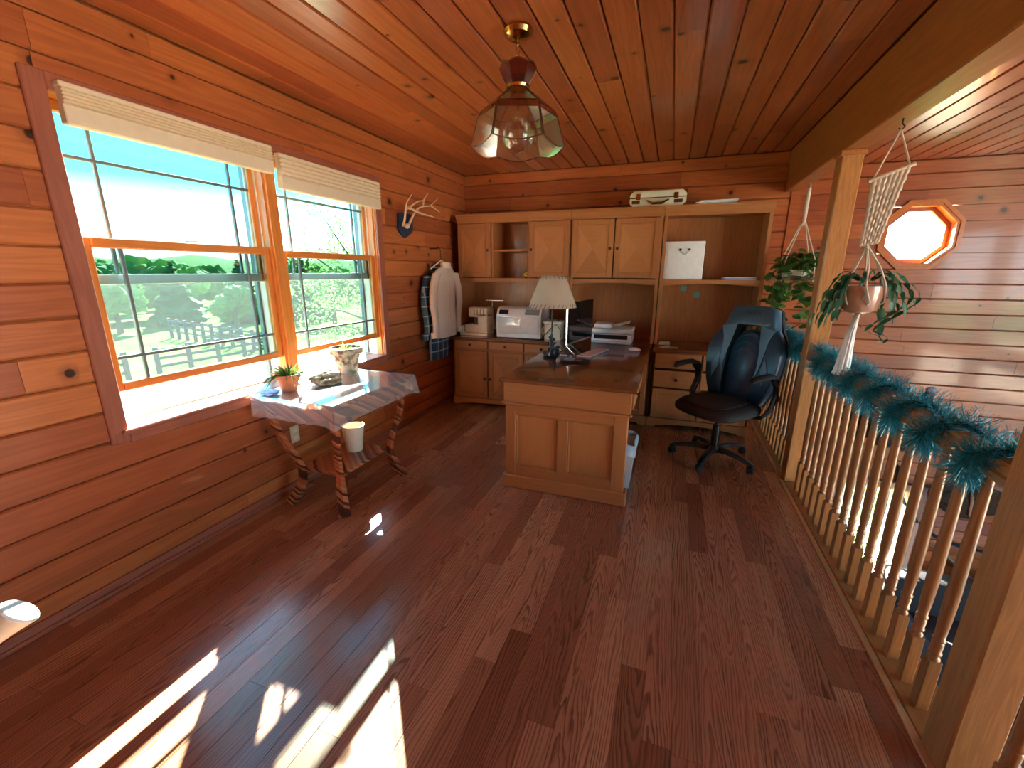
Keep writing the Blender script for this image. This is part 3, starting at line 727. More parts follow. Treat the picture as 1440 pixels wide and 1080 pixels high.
for k in range(80):
    a = rl.uniform(0, 2*PI); e = rl.uniform(.05, 1.2); L = rl.uniform(.07, .15)
    m = MB(); blade(m, (p1[0]+.03*math.cos(a)*rl.random(), p1[1]+.03*math.sin(a)*rl.random(), zt+.086), (math.cos(a)*math.cos(e), math.sin(a)*math.cos(e), math.sin(e)), L, .013, L*.35)
    m.build('leaf', 'leaf_dry' if k % 4 == 0 else 'leaf', t1, 60)
for k in range(5):
    a = rl.uniform(3.6, 5.0); m = MB(); L = rl.uniform(.14, .22)
    blade(m, (p1[0], p1[1]-.04, zt+.10), (math.cos(a)*.9, math.sin(a)*.9, .25), L, .009, L*.75); m.build('leaf', 'leaf', t1, 60)
p2 = (-2.09, 2.365, zt)
def moss():
    b = NB('mossy_clay'); p = b.obj(False); n1 = b.n('TexNoise', {'Vector': p, 'Scale': 22, 'Detail': 5}).outputs[0]
    col = b.ramp(n1, [(.35, (.09, .055, .035)), (.47, (.33, .25, .17)), (.56, (.52, .46, .36)), (.7, (.20, .24, .13))])
    return b.bsdf(col, .85, bump=n1, bstr=.4)
M['moss'] = moss()
t2 = pot('potted_plant', 'mottled mossy clay pot with a low succulent on the window table', 'plant', p2, [(0, 0), (.066, 0), (.092, .135), (.108, .137), (.112, .176), (.100, .176), (.094, .15), (0, .15)], 'moss')
MB().lathe([(0, .165), (.092, .16), (.094, .15)], p2, 20, cap=False).build('soil', 'soil', t2)
for k in range(20):
    a = rl.uniform(0, 2*PI); e = rl.uniform(.5, 1.3); L = rl.uniform(.04, .085) if k < 12 else rl.uniform(.03, .05); rr_ = rl.uniform(.0, .055)
    m = MB(); blade(m, (p2[0]+rr_*math.cos(a), p2[1]-.02+rr_*math.sin(a), zt+.155), (math.cos(a)*math.cos(e), math.sin(a)*math.cos(e), math.sin(e)), L, .018, .01); m.build('leaf', 'leaf_dry' if k % 3 == 0 else 'leaf', t2, 60)
M['rock'] = moss(); M['rock'].name = 'driftwood_stone'
rk = MB().ball((-2.01, 2.075, zt+.030), .088, 3, (1.0, 1.25, .40), .75, 1.7).ball((-2.02, 2.03, zt+.05), .048, 3, (1.1, 1.3, .5), .7, 2)
for v in rk.bm.verts: v.co.z = max(v.co.z, zt)
one('gnarled_stone', rk, 'rock', 'gnarled grey stone between the two pots on the window table', 'stone', smooth=50)
pm = MB()
for k in range(3):
    mt = Matrix.Translation((-2.12, 1.745+.004*k, zt+.004+.006*k)) @ Matrix.Rotation(.3*k-.2, 4, 'Z')
    pm.box(-.045, .045, -.03, .03, -.0025, .0025, .002, 1, mt)
one('folded_cloth', pm, 'bluepaper', 'small folded pale blue cloth beside the terracotta pot', 'cloth')
bu = thing('bucket', 'beige pail on the lower shelf of the striped table', 'bucket', (-1.95, 2.20, .229))
MB().lathe([(0, 0), (.052, 0), (.072, .17), (.075, .17), (.075, .178), (.068, .178), (.050, .01), (0, .01)], (-1.95, 2.20, .229), 24, cap=False).build('pail', 'cream', bu)
MB().tube([(-1.95, 2.20+.074*math.cos(a), .39-.05*math.sin(a)) for a in [PI*k/10 for k in range(11)]], .0025, 6).build('handle', 'chrome', bu)
# outlet on the wall
ot = thing('wall_outlet', 'cream outlet plate on the left wall behind the table leg', 'outlet', (XL+.004, 2.01, .37))
MB().box(XL+.001, XL+.008, 1.975, 2.045, .312, .428, .003).build('plate', 'plate', ot)
for zz in (.345, .395): MB().box(XL+.008, XL+.011, 1.993, 2.027, zz-.015, zz+.015, .002).build('socket', 'cream', ot)
# ================================================================== OFFICE CHAIR
ch = thing('office_chair', 'black racing-style office chair with painted-in blue sheen on casters beside the desk', 'chair', (.42, 3.45, 0), math.radians(141))
def lbuild(mb, name, mat, par, smooth=45): return mb.build(name, mat, par, smooth, False)
def pad(mb, poly, f, t0, t1, ins=.02, mid=None):
    cx = sum(p[0] for p in poly)/len(poly); cy = sum(p[1] for p in poly)/len(poly)
    def shr(k): return [(u+(cx-u)*k, v+(cy-v)*k) for u, v in poly]
    sz = max(max(p[0] for p in poly)-min(p[0] for p in poly), max(p[1] for p in poly)-min(p[1] for p in poly))/2
    k = ins/sz
    dt = t1-t0
    return mb.loft([[f(u, v, w_) for u, v in shr(kk)] for kk, w_ in ((k*.8, t0), (0, t0+dt*.3), (0, t0+dt*.6), (k*.5, t0+dt*.88), (k*1.3, t1))])
lbuild(MB().lathe([(0, .115), (.045, .115), (.05, .10), (.05, .07), (.03, .06), (0, .06)], n=20, cap=False), 'hub', 'black', ch)
lbuild(MB().lathe([(0, .10), (.03, .10), (.028, .28), (.018, .282), (.018, .40), (0, .40)], n=18, cap=False), 'gas_column', 'black', ch)
lbuild(MB().box(-.10, .10, -.12, .10, .372, .402, .01, 2), 'tilt_mechanism', 'black', ch)
lbuild(MB().tube([(.06, -.02, .38), (.20, -.02, .375), (.26, -.02, .385)], .007, 8), 'lever', 'chrome', ch)
cast0 = None
for wa in (176, 248, 320, 40, 112):
    a = math.radians(wa-141); d = Vector((math.cos(a), math.sin(a), 0)); s_ = Vector((-d.y, d.x, 0))
    rings = []
    for r_, z_, hw, hh in ((.03, .092, .030, .026), (.12, .098, .028, .020), (.22, .088, .024, .016), (.305, .070, .021, .012), (.322, .064, .016, .008)):
        c = d*r_+Vector((0, 0, z_)); rings.append([c+s_*hw*x_+Vector((0, 0, hh*z__)) for x_, z__ in ((-1, -.6), (-.7, .8), (0, 1.1), (.7, .8), (1, -.6), (0, -1))])
    lbuild(MB().loft(rings), 'base_arm', 'black', ch)
    if cast0 is None:
        cast0 = MB().lathe([(0, -.024), (.022, -.024), (.028, -.018), (.028, -.005), (.012, -.004), (.012, .004), (.028, .005), (.028, .018), (.022, .024), (0, .024)], (0, 0, .028), 16, (1, 0, 0), False).tube([(0, 0, .028), (0, .0, .066)], .008, 8).build('caster', 'matte_black', ch, 35, False); o = cast0
    else: o = cast0.copy(); link(o, ch)
    o.location = d*.30; o.rotation_euler = (0, 0, a+.6)
def seat_poly(sx, sy, n=36):
    out = []
    for k in range(n):
        a = 2*PI*k/n; c, s = math.cos(a), math.sin(a); e = .62
        out.append((sx*math.copysign(abs(c)**e, c)*(1-.10*max(0, -s)), sy*math.copysign(abs(s)**e, s)+.02))
    return out
lbuild(pad(MB(), seat_poly(.268, .265), lambda u, v, w_: Vector((u, v, w_-.012*(v/.26)**2*(1 if v > 0 else 0))), .395, .482, .05), 'seat', 'matte_black', ch, 60)
lbuild(pad(MB(), seat_poly(.175, .205), lambda u, v, w_: Vector((u, v+.02, w_-.012*max(0, v/.26)**2)), .478, .492, .02), 'seat_insert', 'mesh_fabric', ch, 60)
tl = math.radians(11)
def bk_(u, v, w_): return Vector((u, -.205-v*math.sin(tl)+w_*math.cos(tl)+.35*u*u, .455+v*math.cos(tl)+w_*math.sin(tl)))
def mir(p): return [(-u, v) for u, v in p][::-1]
shl = [(0, -.02), (.20, -.01), (.25, .12), (.285, .27), (.288, .40), (.262, .49), (.215, .56), (.185, .63), (.170, .70), (.13, .725), (0, .73), (0, .585), (.07, .578), (.085, .53), (.06, .54), (0, .555)]
for q in (shl, mir(shl)): lbuild(MB().prism(q, bk_, -.055, -.025), 'back_shell', 'matte_black', ch, 40)
bol = [(.100, .0), (.205, .0), (.252, .12), (.285, .27), (.287, .39), (.262, .48), (.215, .55), (.175, .585), (.115, .55), (.108, .48), (.118, .38), (.120, .25), (.112, .10)]
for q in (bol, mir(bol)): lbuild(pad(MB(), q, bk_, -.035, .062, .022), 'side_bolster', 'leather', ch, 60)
cen = [(-.112, -.01), (.112, -.01), (.122, .2), (.120, .38), (.100, .47), (.062, .525), (0, .545), (-.062, .525), (-.100, .47), (-.120, .38), (-.122, .2)]
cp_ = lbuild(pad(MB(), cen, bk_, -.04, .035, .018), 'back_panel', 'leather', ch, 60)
for hh in (.40, .455, .35):
    pts = [bk_(.085*t/6, hh+.05*(1-(t/6)**2), .036) for t in range(-6, 7)]
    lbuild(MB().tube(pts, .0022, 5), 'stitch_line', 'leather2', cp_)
hd = [(-.205, .555), (-.165, .535), (-.085, .575), (.085, .575), (.165, .535), (.205, .555), (.185, .63), (.165, .705), (.10, .725), (-.10, .725), (-.165, .705), (-.185, .63)]
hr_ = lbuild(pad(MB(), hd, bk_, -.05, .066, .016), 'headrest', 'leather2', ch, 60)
yk = [(.205, .56), (.09, .585), (.100, .50), (.122, .38), (.135, .24), (.118, .14), (.15, .24), (.165, .36), (.175, .47)]
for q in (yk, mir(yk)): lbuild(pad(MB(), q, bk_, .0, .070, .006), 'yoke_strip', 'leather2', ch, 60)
wdg = [(.175, .36), (.165, .24), (.20, .13), (.225, .25)]
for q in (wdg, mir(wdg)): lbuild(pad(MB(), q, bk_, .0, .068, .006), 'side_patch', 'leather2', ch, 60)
for sx in (-1, 1):
    am = lbuild(MB().tube([(sx*.20, -.06, .40), (sx*.285, -.07, .41), (sx*.315, -.10, .47), (sx*.315, -.15, .56), (sx*.312, -.14, .64), (sx*.31, -.08, .70)], [.02, .024, .026, .026, .024, .022], 10, .7), 'arm_support', 'black', ch)
    lbuild(MB().tube([(sx*.31, -.15, .655), (sx*.31, -.12, .70), (sx*.31, -.05, .722), (sx*.31, .06, .724), (sx*.305, .13, .716), (sx*.302, .165, .706)], [.018, .030, .036, .037, .033, .018], 12, .52), 'arm_pad', 'matte_black', am)
    lbuild(MB().lathe([(0, -.02), (.022, -.018), (.026, 0), (.022, .018), (0, .02)], (sx*.318, -.15, .55), 16, (1, 0, 0), False), 'pivot_cap', 'black', am)
fc = bpy.data.curves.new('headrest_lettering', 'FONT'); fc.body = 'OIZZ.6'; fc.size = .042; fc.extrude = .0008; fc.align_x = 'CENTER'; fc.align_y = 'CENTER'
fo = bpy.data.objects.new('tmp_text', fc); COL.objects.link(fo)
me = bpy.data.meshes.new_from_object(fo.evaluated_get(bpy.context.evaluated_depsgraph_get())); bpy.data.objects.remove(fo)
me.materials.clear(); me.materials.append(M['matte_black']); lt = link(bpy.data.objects.new('lettering', me), hr_)
lt.matrix_local = Matrix.Translation(bk_(0, .668, .0755)) @ Matrix.Rotation(PI, 4, 'Z') @ Matrix.Rotation(PI/2-tl, 4, 'X')
# ================================================================== ON THE DESK AND COUNTERS
DZ = .7595
M['shade'] = leafy('parchment_shade', (.62, .50, .36), (.80, .70, .56), .6, .45, 5)
M['lamp_black'] = plain('lamp_iron', (.012, .014, .022), .28, .3)
dl = thing('desk_lamp', 'dark figurine desk lamp with a laced cream cone shade on the desk', 'lamp', (-.845, 3.22, DZ))
lx, ly = -.845, 3.22
MB().lathe([(0, 0), (.062, 0), (.064, .008), (.05, .016), (.02, .02), (0, .021)], (lx, ly, DZ), 28, cap=False).build('base', 'lamp_black', dl)
g = MB().tube([(lx, ly, DZ+.015), (lx+.004, ly, DZ+.07), (lx-.004, ly, DZ+.12), (lx, ly, DZ+.19)], [.030, .022, .017, .008], 10)
for k in range(9): g.ball((lx+.02*math.cos(k*1.9), ly+.02*math.sin(k*1.9), DZ+.03+.016*k), .017-.0009*k, 2, (1, 1, 1.2), .4, 2)
g.ball((lx+.045, ly-.012, DZ+.045), .028, 2, (1.1, .8, 1.3), .3, 2).ball((lx+.055, ly-.012, DZ+.088), .016, 2, (1.2, .8, 1), .3, 2)
g.build('figurine', 'lamp_black', dl, 50)
MB().tube([(lx, ly, DZ+.18), (lx, ly, 1.335)], .0055, 8).build('stem', 'lamp_black', dl)
S0, S1, Z0, Z1 = .185, .094, 1.155, 1.385
sh = MB().lathe([(S0, Z0), (S1, Z1), (S1-.002, Z1), (S0-.002, Z0), (S0, Z0)], (lx, ly, 0), 40, cap=False).build('shade', 'shade', dl, 40)
st = MB()
for r_, z_, n_ in ((S0, Z0, 34), (S1, Z1, 20)):
    for k in range(n_):
        a = 2*PI*k/n_; sg = 1 if z_ == Z0 else -1; tt = .028 if sg > 0 else .022
        f = (S1-S0)/(Z1-Z0)
        st.tube([(lx+(r_+.002)*math.cos(a), ly+(r_+.002)*math.sin(a), z_-sg*.003), (lx+(r_+.0025+f*tt*sg)*math.cos(a+.08), ly+(r_+.0025+f*tt*sg)*math.sin(a+.08), z_+sg*tt)], .0016, 4)
st.build('lacing', 'knob', sh, 0, kind='stuff')
m = MB()
for a in (0, 2*PI/3, 4*PI/3): m.tube([(lx, ly, 1.335), (lx+S1*.97*math.cos(a), ly+S1*.97*math.sin(a), 1.378)], .002, 6)
m.build('shade_spider', 'brass', dl)
# monitor
M['screen_glass'] = plain('screen_glass', (.004, .006, .008), .06, 0, .5)
mo = thing('monitor', 'thin black monitor with a silver edge on a V-shaped stand', 'monitor', (-.72, 3.72, DZ), 0)
q0, q1 = Vector((-.775, 3.45, 0)), Vector((-.665, 4.00, 0)); ax = (q1-q0).normalized(); nr = Vector((ax.y, -ax.x, 0)); Lm = (q1-q0).length
mt = Matrix(((ax.x, nr.x, 0, q0.x), (ax.y, nr.y, 0, q0.y), (0, 0, 1, 0), (0, 0, 0, 1)))
MB().box(0, Lm, -.016, 0, .822, 1.178, .003, 1, mt).build('case', 'chrome', mo)
MB().box(.004, Lm-.004, 0, .003, .842, 1.174, .001, 1, mt).build('screen', 'screen_glass', mo)
MB().box(.004, Lm-.004, 0, .004, .824, .842, .001, 1, mt).build('chin', 'chrome', mo)
pv = mt @ Vector((Lm*.35, -.02, .95))
sdn = MB().tube([pv, (pv.x-.03, pv.y, .80)], .010, 8).tube([(pv.x-.03, pv.y, .80), (-.83, 3.42, DZ+.006)], .006, 8).tube([(pv.x-.03, pv.y, .80), (-.66, 3.45, DZ+.006)], .006, 8)
sdn.tube([(-.83, 3.42, DZ+.006), (-.66, 3.45, DZ+.006)], .006, 8)
sdn.build('stand', 'chrome', mo)
# tablet stand: silver A frame beside the lamp
ts = thing('tablet_stand', 'small silver folding stand between the lamp and the keyboard', 'stand', (-.745, 3.32, DZ))
MB().tube([(-.825, 3.33, DZ+.004), (-.755, 3.36, DZ+.075), (-.663, 3.31, DZ+.004)], .0045, 6).build('legs', 'chrome', ts)
MB().box(-.825, -.745, 3.305, 3.335, DZ+.0005, DZ+.012, .003).build('foot', 'white', ts)
# keyboard
M['keypink'] = plain('pale_pink_keys', (.74, .50, .44), .45)
kb = thing('keyboard', 'slim pale keyboard with pinkish keys on the desk', 'keyboard', (-.553, 3.53, DZ), math.atan2(3.66-3.40, -.50-.61)*0)
k0, k1 = Vector((-.615, 3.33, 0)), Vector((-.515, 3.735, 0)); ax = (k1-k0).normalized(); nr = Vector((-ax.y, ax.x, 0))
kc = (k0+k1)/2; mk = Matrix(((ax.x, nr.x, 0, kc.x), (ax.y, nr.y, 0, kc.y), (0, 0, 1, DZ), (0, 0, 0, 1)))
MB().box(-.21, .21, -.058, .058, .001, .009, .003, 1, mk).build('case', 'white', kb)
m = MB()
for r_ in range(5):
    for c_ in range(15):
        x_ = -.197+c_*.0272; y_ = -.048+r_*.0205; m.box(x_, x_+.023, y_, y_+.0165, .009, .0115, 0, 1, mk)
m.build('keys', 'keypink', kb, 0, kind='stuff')
ph = thing('desk_phone', 'small black handset with red buttons in front of the keyboard', 'phone', (-.65, 3.13, DZ))
mp = Matrix.Translation((-.655, 3.12, DZ)) @ Matrix.Rotation(.12, 4, 'Z')
MB().box(-.075, .075, -.07, .05, .001, .022, .006, 2, mp).build('body', 'black', ph)
for i in range(4):
    for j in range(3): MB().box(-.06+i*.022, -.044+i*.022, -.05+j*.026, -.032+j*.026, .022, .026, .001, 1, mp).build('button', 'grey', ph)
M['redbtn'] = plain('red_button', (.75, .12, .08), .4)
for i in (0, 1): MB().box(.036+i*.018, .048+i*.018, -.05, -.034, .022, .027, .001, 1, mp).build('red_button', 'redbtn', ph)
MB().box(-.115, -.085, -.06, .04, .001, .03, .008, 2, mp).build('cradle', 'grey', ph)
ms = MB().ball((-.255, 3.80, DZ+.002), .042, 3, (1.25, .8, .55))
for v in ms.bm.verts: v.co.z = max(v.co.z, DZ+.0005)
mou = thing('computer_mouse', 'white computer mouse near the edge of the desk', 'mouse', (-.255, 3.80, DZ))
ms.build('shell', 'white', mou, 60); MB().box(-.233, -.222, 3.797, 3.803, DZ+.018, DZ+.023, .001).build('wheel', 'grey', mou)
cb = MB().tube([(-.80, 3.50, DZ+.004), (-.74, 3.47, DZ+.004), (-.70, 3.53, DZ+.012), (-.66, 3.60, DZ+.004), (-.70, 3.70, DZ+.004), (-.78, 3.66, DZ+.004), (-.80, 3.80, DZ+.004)], .005, 6)
one('power_cable', cb, 'black', 'loose black cable lying behind the keyboard below the monitor', 'cable', smooth=50)
# printer
M['printer'] = plain('printer_white', (.74, .78, .82), .32)
pr_ = thing('printer', 'white inkjet printer with raised feeder on the counter below the closed hutch', 'printer', (-.50, 4.30, CT))
MB().box(-.690, -.312, 4.13, 4.48, CT+.001, .842, .012, 2).build('body', 'printer', pr_)
MB().box(-.693, -.309, 4.125, 4.48, .848, .890, .008, 2).build('scanner_lid', 'white', pr_)
MB().box(-.665, -.35, 4.122, 4.14, .795, .835, .003).build('paper_slot', 'black', pr_)
MB().box(-.68, -.36, 4.085, 4.30, .762, .778, .006, 2).build('output_tray', 'printer', pr_)
MB().box(-.680, -.515, 4.20, 4.44, .890, .928, .008, 2).build('document_feeder', 'printer', pr_)
mt2 = Matrix.Translation((-.515, 0, .905)) @ Matrix.Rotation(-.24, 4, 'Y')
MB().box(0, .17, 4.21, 4.43, -.004, .004, .002, 1, mt2).build('feeder_tray', 'white', pr_)
# sewing machine (serger)
se = thing('sewing_machine', 'cream overlock sewing machine with thread cones at the left end of the counter', 'sewing machine', (-1.93, 4.26, CT))
MB().box(-2.09, -1.80, 4.17, 4.36, CT+.001, .775, .006, 2).build('base_plate', 'cream', se)
MB().box(-2.07, -1.90, 4.19, 4.35, .775, .865, .012, 2).build('free_arm', 'cream', se)
MB().box(-1.915, -1.805, 4.18, 4.37, .775, .985, .012, 2).build('column', 'cream', se)
MB().box(-2.025, -1.805, 4.18, 4.37, .94, 1.045, .018, 3).build('head', 'cream', se)
MB().tube([(-1.985, 4.27, .945), (-1.985, 4.27, .868)], .006, 8).box(-1.997, -1.973, 4.255, 4.285, .868, .876, .002).build('needle_bar', 'chrome', se)
MB().box(-1.96, -1.915, 4.176, 4.182, .90, .935, .002).build('thread_window', 'black', se)
for k in range(4): MB().box(-1.955+.035*k, -1.945+.035*k, 4.174, 4.182, .965, 1.035, .002).build('tension_slot', 'grey', se)
MB().box(-2.125, -2.085, 4.18, 4.30, CT+.001, .85, .003, 1, Matrix.Translation((-.26, 0, 0)) @ Matrix.Shear('XZ', 4, (-.0, 0)) if False else None).build('cloth_plate', 'ivory', se)
MB().tube([(-1.83, 4.38, .80), (-1.83, 4.39, 1.11), (-1.87, 4.39, 1.115)], .005, 6).box(-1.90, -1.70, 4.375, 4.40, 1.105, 1.115, .003).build('thread_mast', 'chrome', se)
MB().box(-1.90, -1.70, 4.375, 4.44, .80, .812, .003).build('spool_shelf', 'cream', se)
M['thread'] = plain('pink_thread', (.68, .50, .44), .8)
for k in range(4): MB().lathe([(0, 0), (.022, 0), (.017, .09), (.006, .10), (0, .10)], (-1.878+.053*k, 4.415, .812+.14*(k % 2 == 1)*0), 14, cap=False).build('thread_cone', 'thread' if k % 2 else 'ivory', se)
MB().lathe([(0, 0), (.03, .002), (.03, .014), (0, .016)], (-1.80, 4.30, .83), 18, (1, 0, 0), False).build('hand_wheel', 'cream', se)
# white cabinet-like machine
tw = thing('bread_machine', 'glossy white rounded countertop machine between sewing machine and cream tin', 'appliance', (-1.44, 4.28, CT))
pf = [(4.13, CT+.012), (4.125, .90), (4.13, .985), (4.17, 1.045), (4.22, 1.062), (4.46, 1.055), (4.47, CT+.012)]
MB().prism(pf, lambda u, v, w_: Vector((w_, u, v)), -1.675, -1.20).build('case', 'gloss_white', tw, 35)
MB().box(-1.655, -1.225, 4.15, 4.46, CT+.001, CT+.014, .003).build('foot', 'black', tw)
def slant(a, b, s0, s1, name, mat):
    p0, p1 = Vector((0, 4.13, .985)), Vector((0, 4.17, 1.045)); d = p1-p0; nn = Vector((0, -d.z, d.y)).normalized()
    pts = [p0+d*s0, p0+d*s1]; mb = MB()
    rings = [[Vector((x, p.y, p.z))+nn*h for x, p, h in ((a, pts[0], -.002), (b, pts[0], -.002), (b, pts[0], .003), (a, pts[0], .003))], [Vector((x, p.y, p.z))+nn*h for x, p, h in ((a, pts[1], -.002), (b, pts[1], -.002), (b, pts[1], .003), (a, pts[1], .003))]]
    mb.loft(rings).build(name, mat, tw, 0)
slant(-1.65, -1.55, .15, .8, 'display', 'black'); slant(-1.37, -1.22, .1, .95, 'control_panel', 'grey')
MB().box(-1.66, -1.215, 4.119, 4.128, .80, .965, .006, 2).build('front_flap', 'gloss_white', tw)
# cream tin
tn = thing('storage_tin', 'square cream tin with a lid and curled handle behind the lampshade', 'tin', (-1.092, 4.27, CT))
MB().loft([[(-1.092+sx*hw, 4.27+sy*hw, zz) for sx, sy in ((-1, -.9), (-.9, -1), (.9, -1), (1, -.9), (1, .9), (.9, 1), (-.9, 1), (-1, .9))] for zz, hw in ((CT+.001, .085), (.90, .094))]).build('tin', 'ivory', tn, 20)
MB().box(-1.19, -.994, 4.172, 4.368, .90, .932, .008, 2).build('lid', 'ivory', tn)
MB().tube([(-1.12, 4.27, .932), (-1.11, 4.27, .95), (-1.06, 4.27, .95), (-1.05, 4.27, .932)], .006, 8).build('lid_handle', 'black', tn)
MB().tube([(-1.175, 4.20, .89), (-1.192, 4.18, .86), (-1.19, 4.17, .82), (-1.18, 4.175, .79)], .009, 8).build('side_handle', 'ivory', tn)
MB().tube([(-1.17, 4.175, .79), (-1.10, 4.168, .87), (-1.05, 4.166, .905), (-1.01, 4.168, .86), (-1.005, 4.178, .78)], .004, 6).build('cord', 'black', tn)
# suitcase on top of the hutch
TP = 1.9785
sc_ = thing('suitcase', 'small vintage cream suitcase lying flat on top of the hutches', 'suitcase', (-.19, 4.42, TP))
MB().box(-.43, .05, 4.285, 4.56, TP+.001, TP+.075, .008, 2).build('lower_shell', 'ivory', sc_)
MB().box(-.43, .05, 4.285, 4.56, TP+.079, TP+.135, .008, 2).build('lid', 'ivory', sc_)
MB().box(-.426, .046, 4.289, 4.556, TP+.073, TP+.081).build('seam', 'knob', sc_)
MB().tube([(-.285, 4.283, TP+.055), (-.27, 4.262, TP+.048), (-.23, 4.25, TP+.025), (-.15, 4.25, TP+.025), (-.11, 4.262, TP+.048), (-.095, 4.283, TP+.055)], [.007, .008, .010, .010, .008, .007], 8).build('handle', 'brass', sc_)
for x_ in (-.355, -.035):
    MB().box(x_-.018, x_+.018, 4.278, 4.287, TP+.062, TP+.112, .003).build('latch', 'brass', sc_)
for x_ in (-.375, -.015): MB().box(x_-.035, x_+.035, 4.280, 4.287, TP+.028, TP+.056, .003).build('lock_plate', 'copper', sc_)
for x_ in (-.43, .05):
    for z_ in (TP+.001, TP+.135):
        sx = 1 if x_ < 0 else -1; sz = 1 if z_ < TP+.05 else -1
        MB().prism([(x_-sx*.002, z_-sz*.0), (x_+sx*.034, z_), (x_-sx*.002, z_+sz*.034)], lambda u, v, w_: Vector((u, w_, v)), 4.281, 4.290).build('corner_guard', 'brass', sc_, 0)
for k, (rz, dx) in enumerate(((.10, 0), (-.14, .01), (.04, -.02), (.20, .0), (-.05, .02))):
    mt3 = Matrix.Translation((.295+dx, 4.37, TP+.0015+.0065*k)) @ Matrix.Rotation(rz, 4, 'Z')
    one('paper_sheaf', MB().box(-.15, .15, -.105, .105, 0, .0055, .0008, 1, mt3), 'paper', ('lowest', 'second lowest', 'middle', 'second highest', 'topmost')[k]+' white paper sheaf in the loose pile on top of the open hutch', 'paper', 'papers on top of the hutch')
# things in the open hutch
SZ = 1.3435
wx = thing('white_box', 'upright white storage box with a smile-shaped handle on the open hutch shelf', 'box', (.075, 4.42, SZ))
MB().box(-.097, .245, 4.30, 4.56, SZ+.001, 1.682, .010, 2).build('box', 'white', wx)
for x_ in (.042, .118): MB().lathe([(0, -.004), (.010, -.004), (.010, .004), (0, .006)], (x_, 4.297, 1.61), 14, (0, -1, 0), False).tube([(x_, 4.297, 1.602), (x_, 4.297, 1.618)], .010, 10).build('handle_boss', 'matte_black', wx)
MB().tube([(.042+.076*k/10, 4.292, 1.605-.035*math.sin(PI*k/10)) for k in range(11)], .003, 6).build('handle', 'grey', wx)
for k, (mt_, dx) in enumerate((('bluepaper', 0), ('paper', .01), ('bluepaper', -.006), ('paper', .004))):
    one('file_folder', MB().box(.43+dx, .68+dx, 4.30, 4.52, SZ+.001+.007*k, SZ+.0065+.007*k, .001), mt_, ('bottom blue', 'lower white', 'upper blue', 'top white')[k]+' folder in the flat stack on the open hutch shelf', 'folder', 'folders on the open hutch shelf')
for x_, z_, lab in ((.108, 1.262, 'upper teal sticky note on the open hutch back panel'), (.232, 1.20, 'lower teal sticky note on the open hutch back panel')):
    one('sticky_note', MB().box(x_-.026, x_+.026, 4.5985, 4.5998, z_-.026, z_+.026), 'tealnote', lab, 'note')
one('soap_box', MB().box(-.07, .03, 4.25, 4.31, CT+.001, CT+.022, .005, 2).box(-.065, .025, 4.255, 4.305, CT+.022, CT+.034, .004, 2), 'plate', 'small pale yellow lidded box on the counter behind the chair', 'box')
one('note_paper', MB().box(-.05, .10, 4.10, 4.19, CT+.001, CT+.003, .0005, 1, Matrix.Translation((.0, 0, 0))), 'plate', 'loose pale paper slip on the counter in front of the yellow box', 'paper')
M['yellow'] = plain('yellow_petal', (.85, .55, .03), .5)
yf_ = thing('yellow_flower', 'tiny yellow flower ornament in the open middle of the hutch', 'ornament', (-1.44, 4.36, SZ))
MB().lathe([(0, 0), (.014, 0), (.018, .022), (0, .022)], (-1.43, 4.36, SZ+.001), 12, cap=False).build('cup', 'knob', yf_)
for k in range(7):
    a = 2*PI*k/7; MB().ball((-1.43+.022*math.cos(a), 4.36+.012*math.sin(a), SZ+.042+.014*math.sin(a)), .012, 1, (1.3, .7, .9)).build('petal', 'yellow', yf_)
# ================================================================== PENDANT LAMP
px, py = -.725, 2.06
pl = thing('pendant_lamp', 'hexagonal leaded glass pendant lamp on a brass chain', 'lamp', (px, py, H))
MB().lathe([(0, H-.001), (.062, H-.001), (.066, H-.012), (.058, H-.028), (.035, H-.042), (.012, H-.048), (0, H-.05)], (px, py, 0), 28, cap=False).build('canopy', 'brass', pl)
m = MB()
for k in range(6):
    zc = H-.055-.021*k; pts = []
    for j in range(10):
        a = 2*PI*j/10; u, v = .008*math.cos(a), .014*math.sin(a)
        pts.append((px+(u if k % 2 else 0), py+(0 if k % 2 else u), zc+v))
    m.tube(pts, .0022, 5, closed=True)
m.build('chain', 'brass', pl, 50, kind='stuff')
MB().tube([(px, py, H-.17), (px, py, 2.12)], .006, 8).lathe([(0, 2.205), (.052, 2.205), (.055, 2.215), (.03, 2.225), (0, 2.225)], (px, py, 0), 20, cap=False).build('stem_cap', 'brass', pl)
NS = 6; ra = math.radians(-70.5+30)
def hx(r, k, z): a = ra+2*PI*k/NS; return Vector((px+r*math.cos(a), py+r*math.sin(a), z))
came = MB()
def panel(r0, z0, r1, z1, name, mat, scallop=0, shrink=0.0):
    for k in range(NS):
        a0, b0, a1, b1 = hx(r0, k, z0), hx(r0, k+1, z0), hx(r1, k, z1), hx(r1, k+1, z1)
        if shrink:
            c0, c1 = (a0+b0)/2, (a1+b1)/2
            a0, b0, a1, b1 = a0.lerp(c0, shrink), b0.lerp(c0, shrink), a1.lerp(c1, shrink), b1.lerp(c1, shrink)
        nn = (b0-a0).cross(a1-a0).normalized()*.0018
        edge = [a1.lerp(b1, j/8)+(a1-a0).normalized()*scallop*math.sin(PI*j/8) for j in range(9)]
        poly = [a0]+edge+[b0]
        mb = MB(); va = [mb.bm.verts.new(p-nn) for p in poly]; vb = [mb.bm.verts.new(p+nn) for p in poly]
        mb.bm.faces.new(va); mb.bm.faces.new(vb[::-1])
        for i in range(len(va)): j = (i+1) % len(va); mb.bm.faces.new((va[j], va[i], vb[i], vb[j]))
        mb.build(name, mat, pl, 0)
        came.tube([a0, a1], .0028, 5).tube([b0, b1], .0028, 5).tube(edge, .0028, 5).tube([a0, b0], .0028, 5)
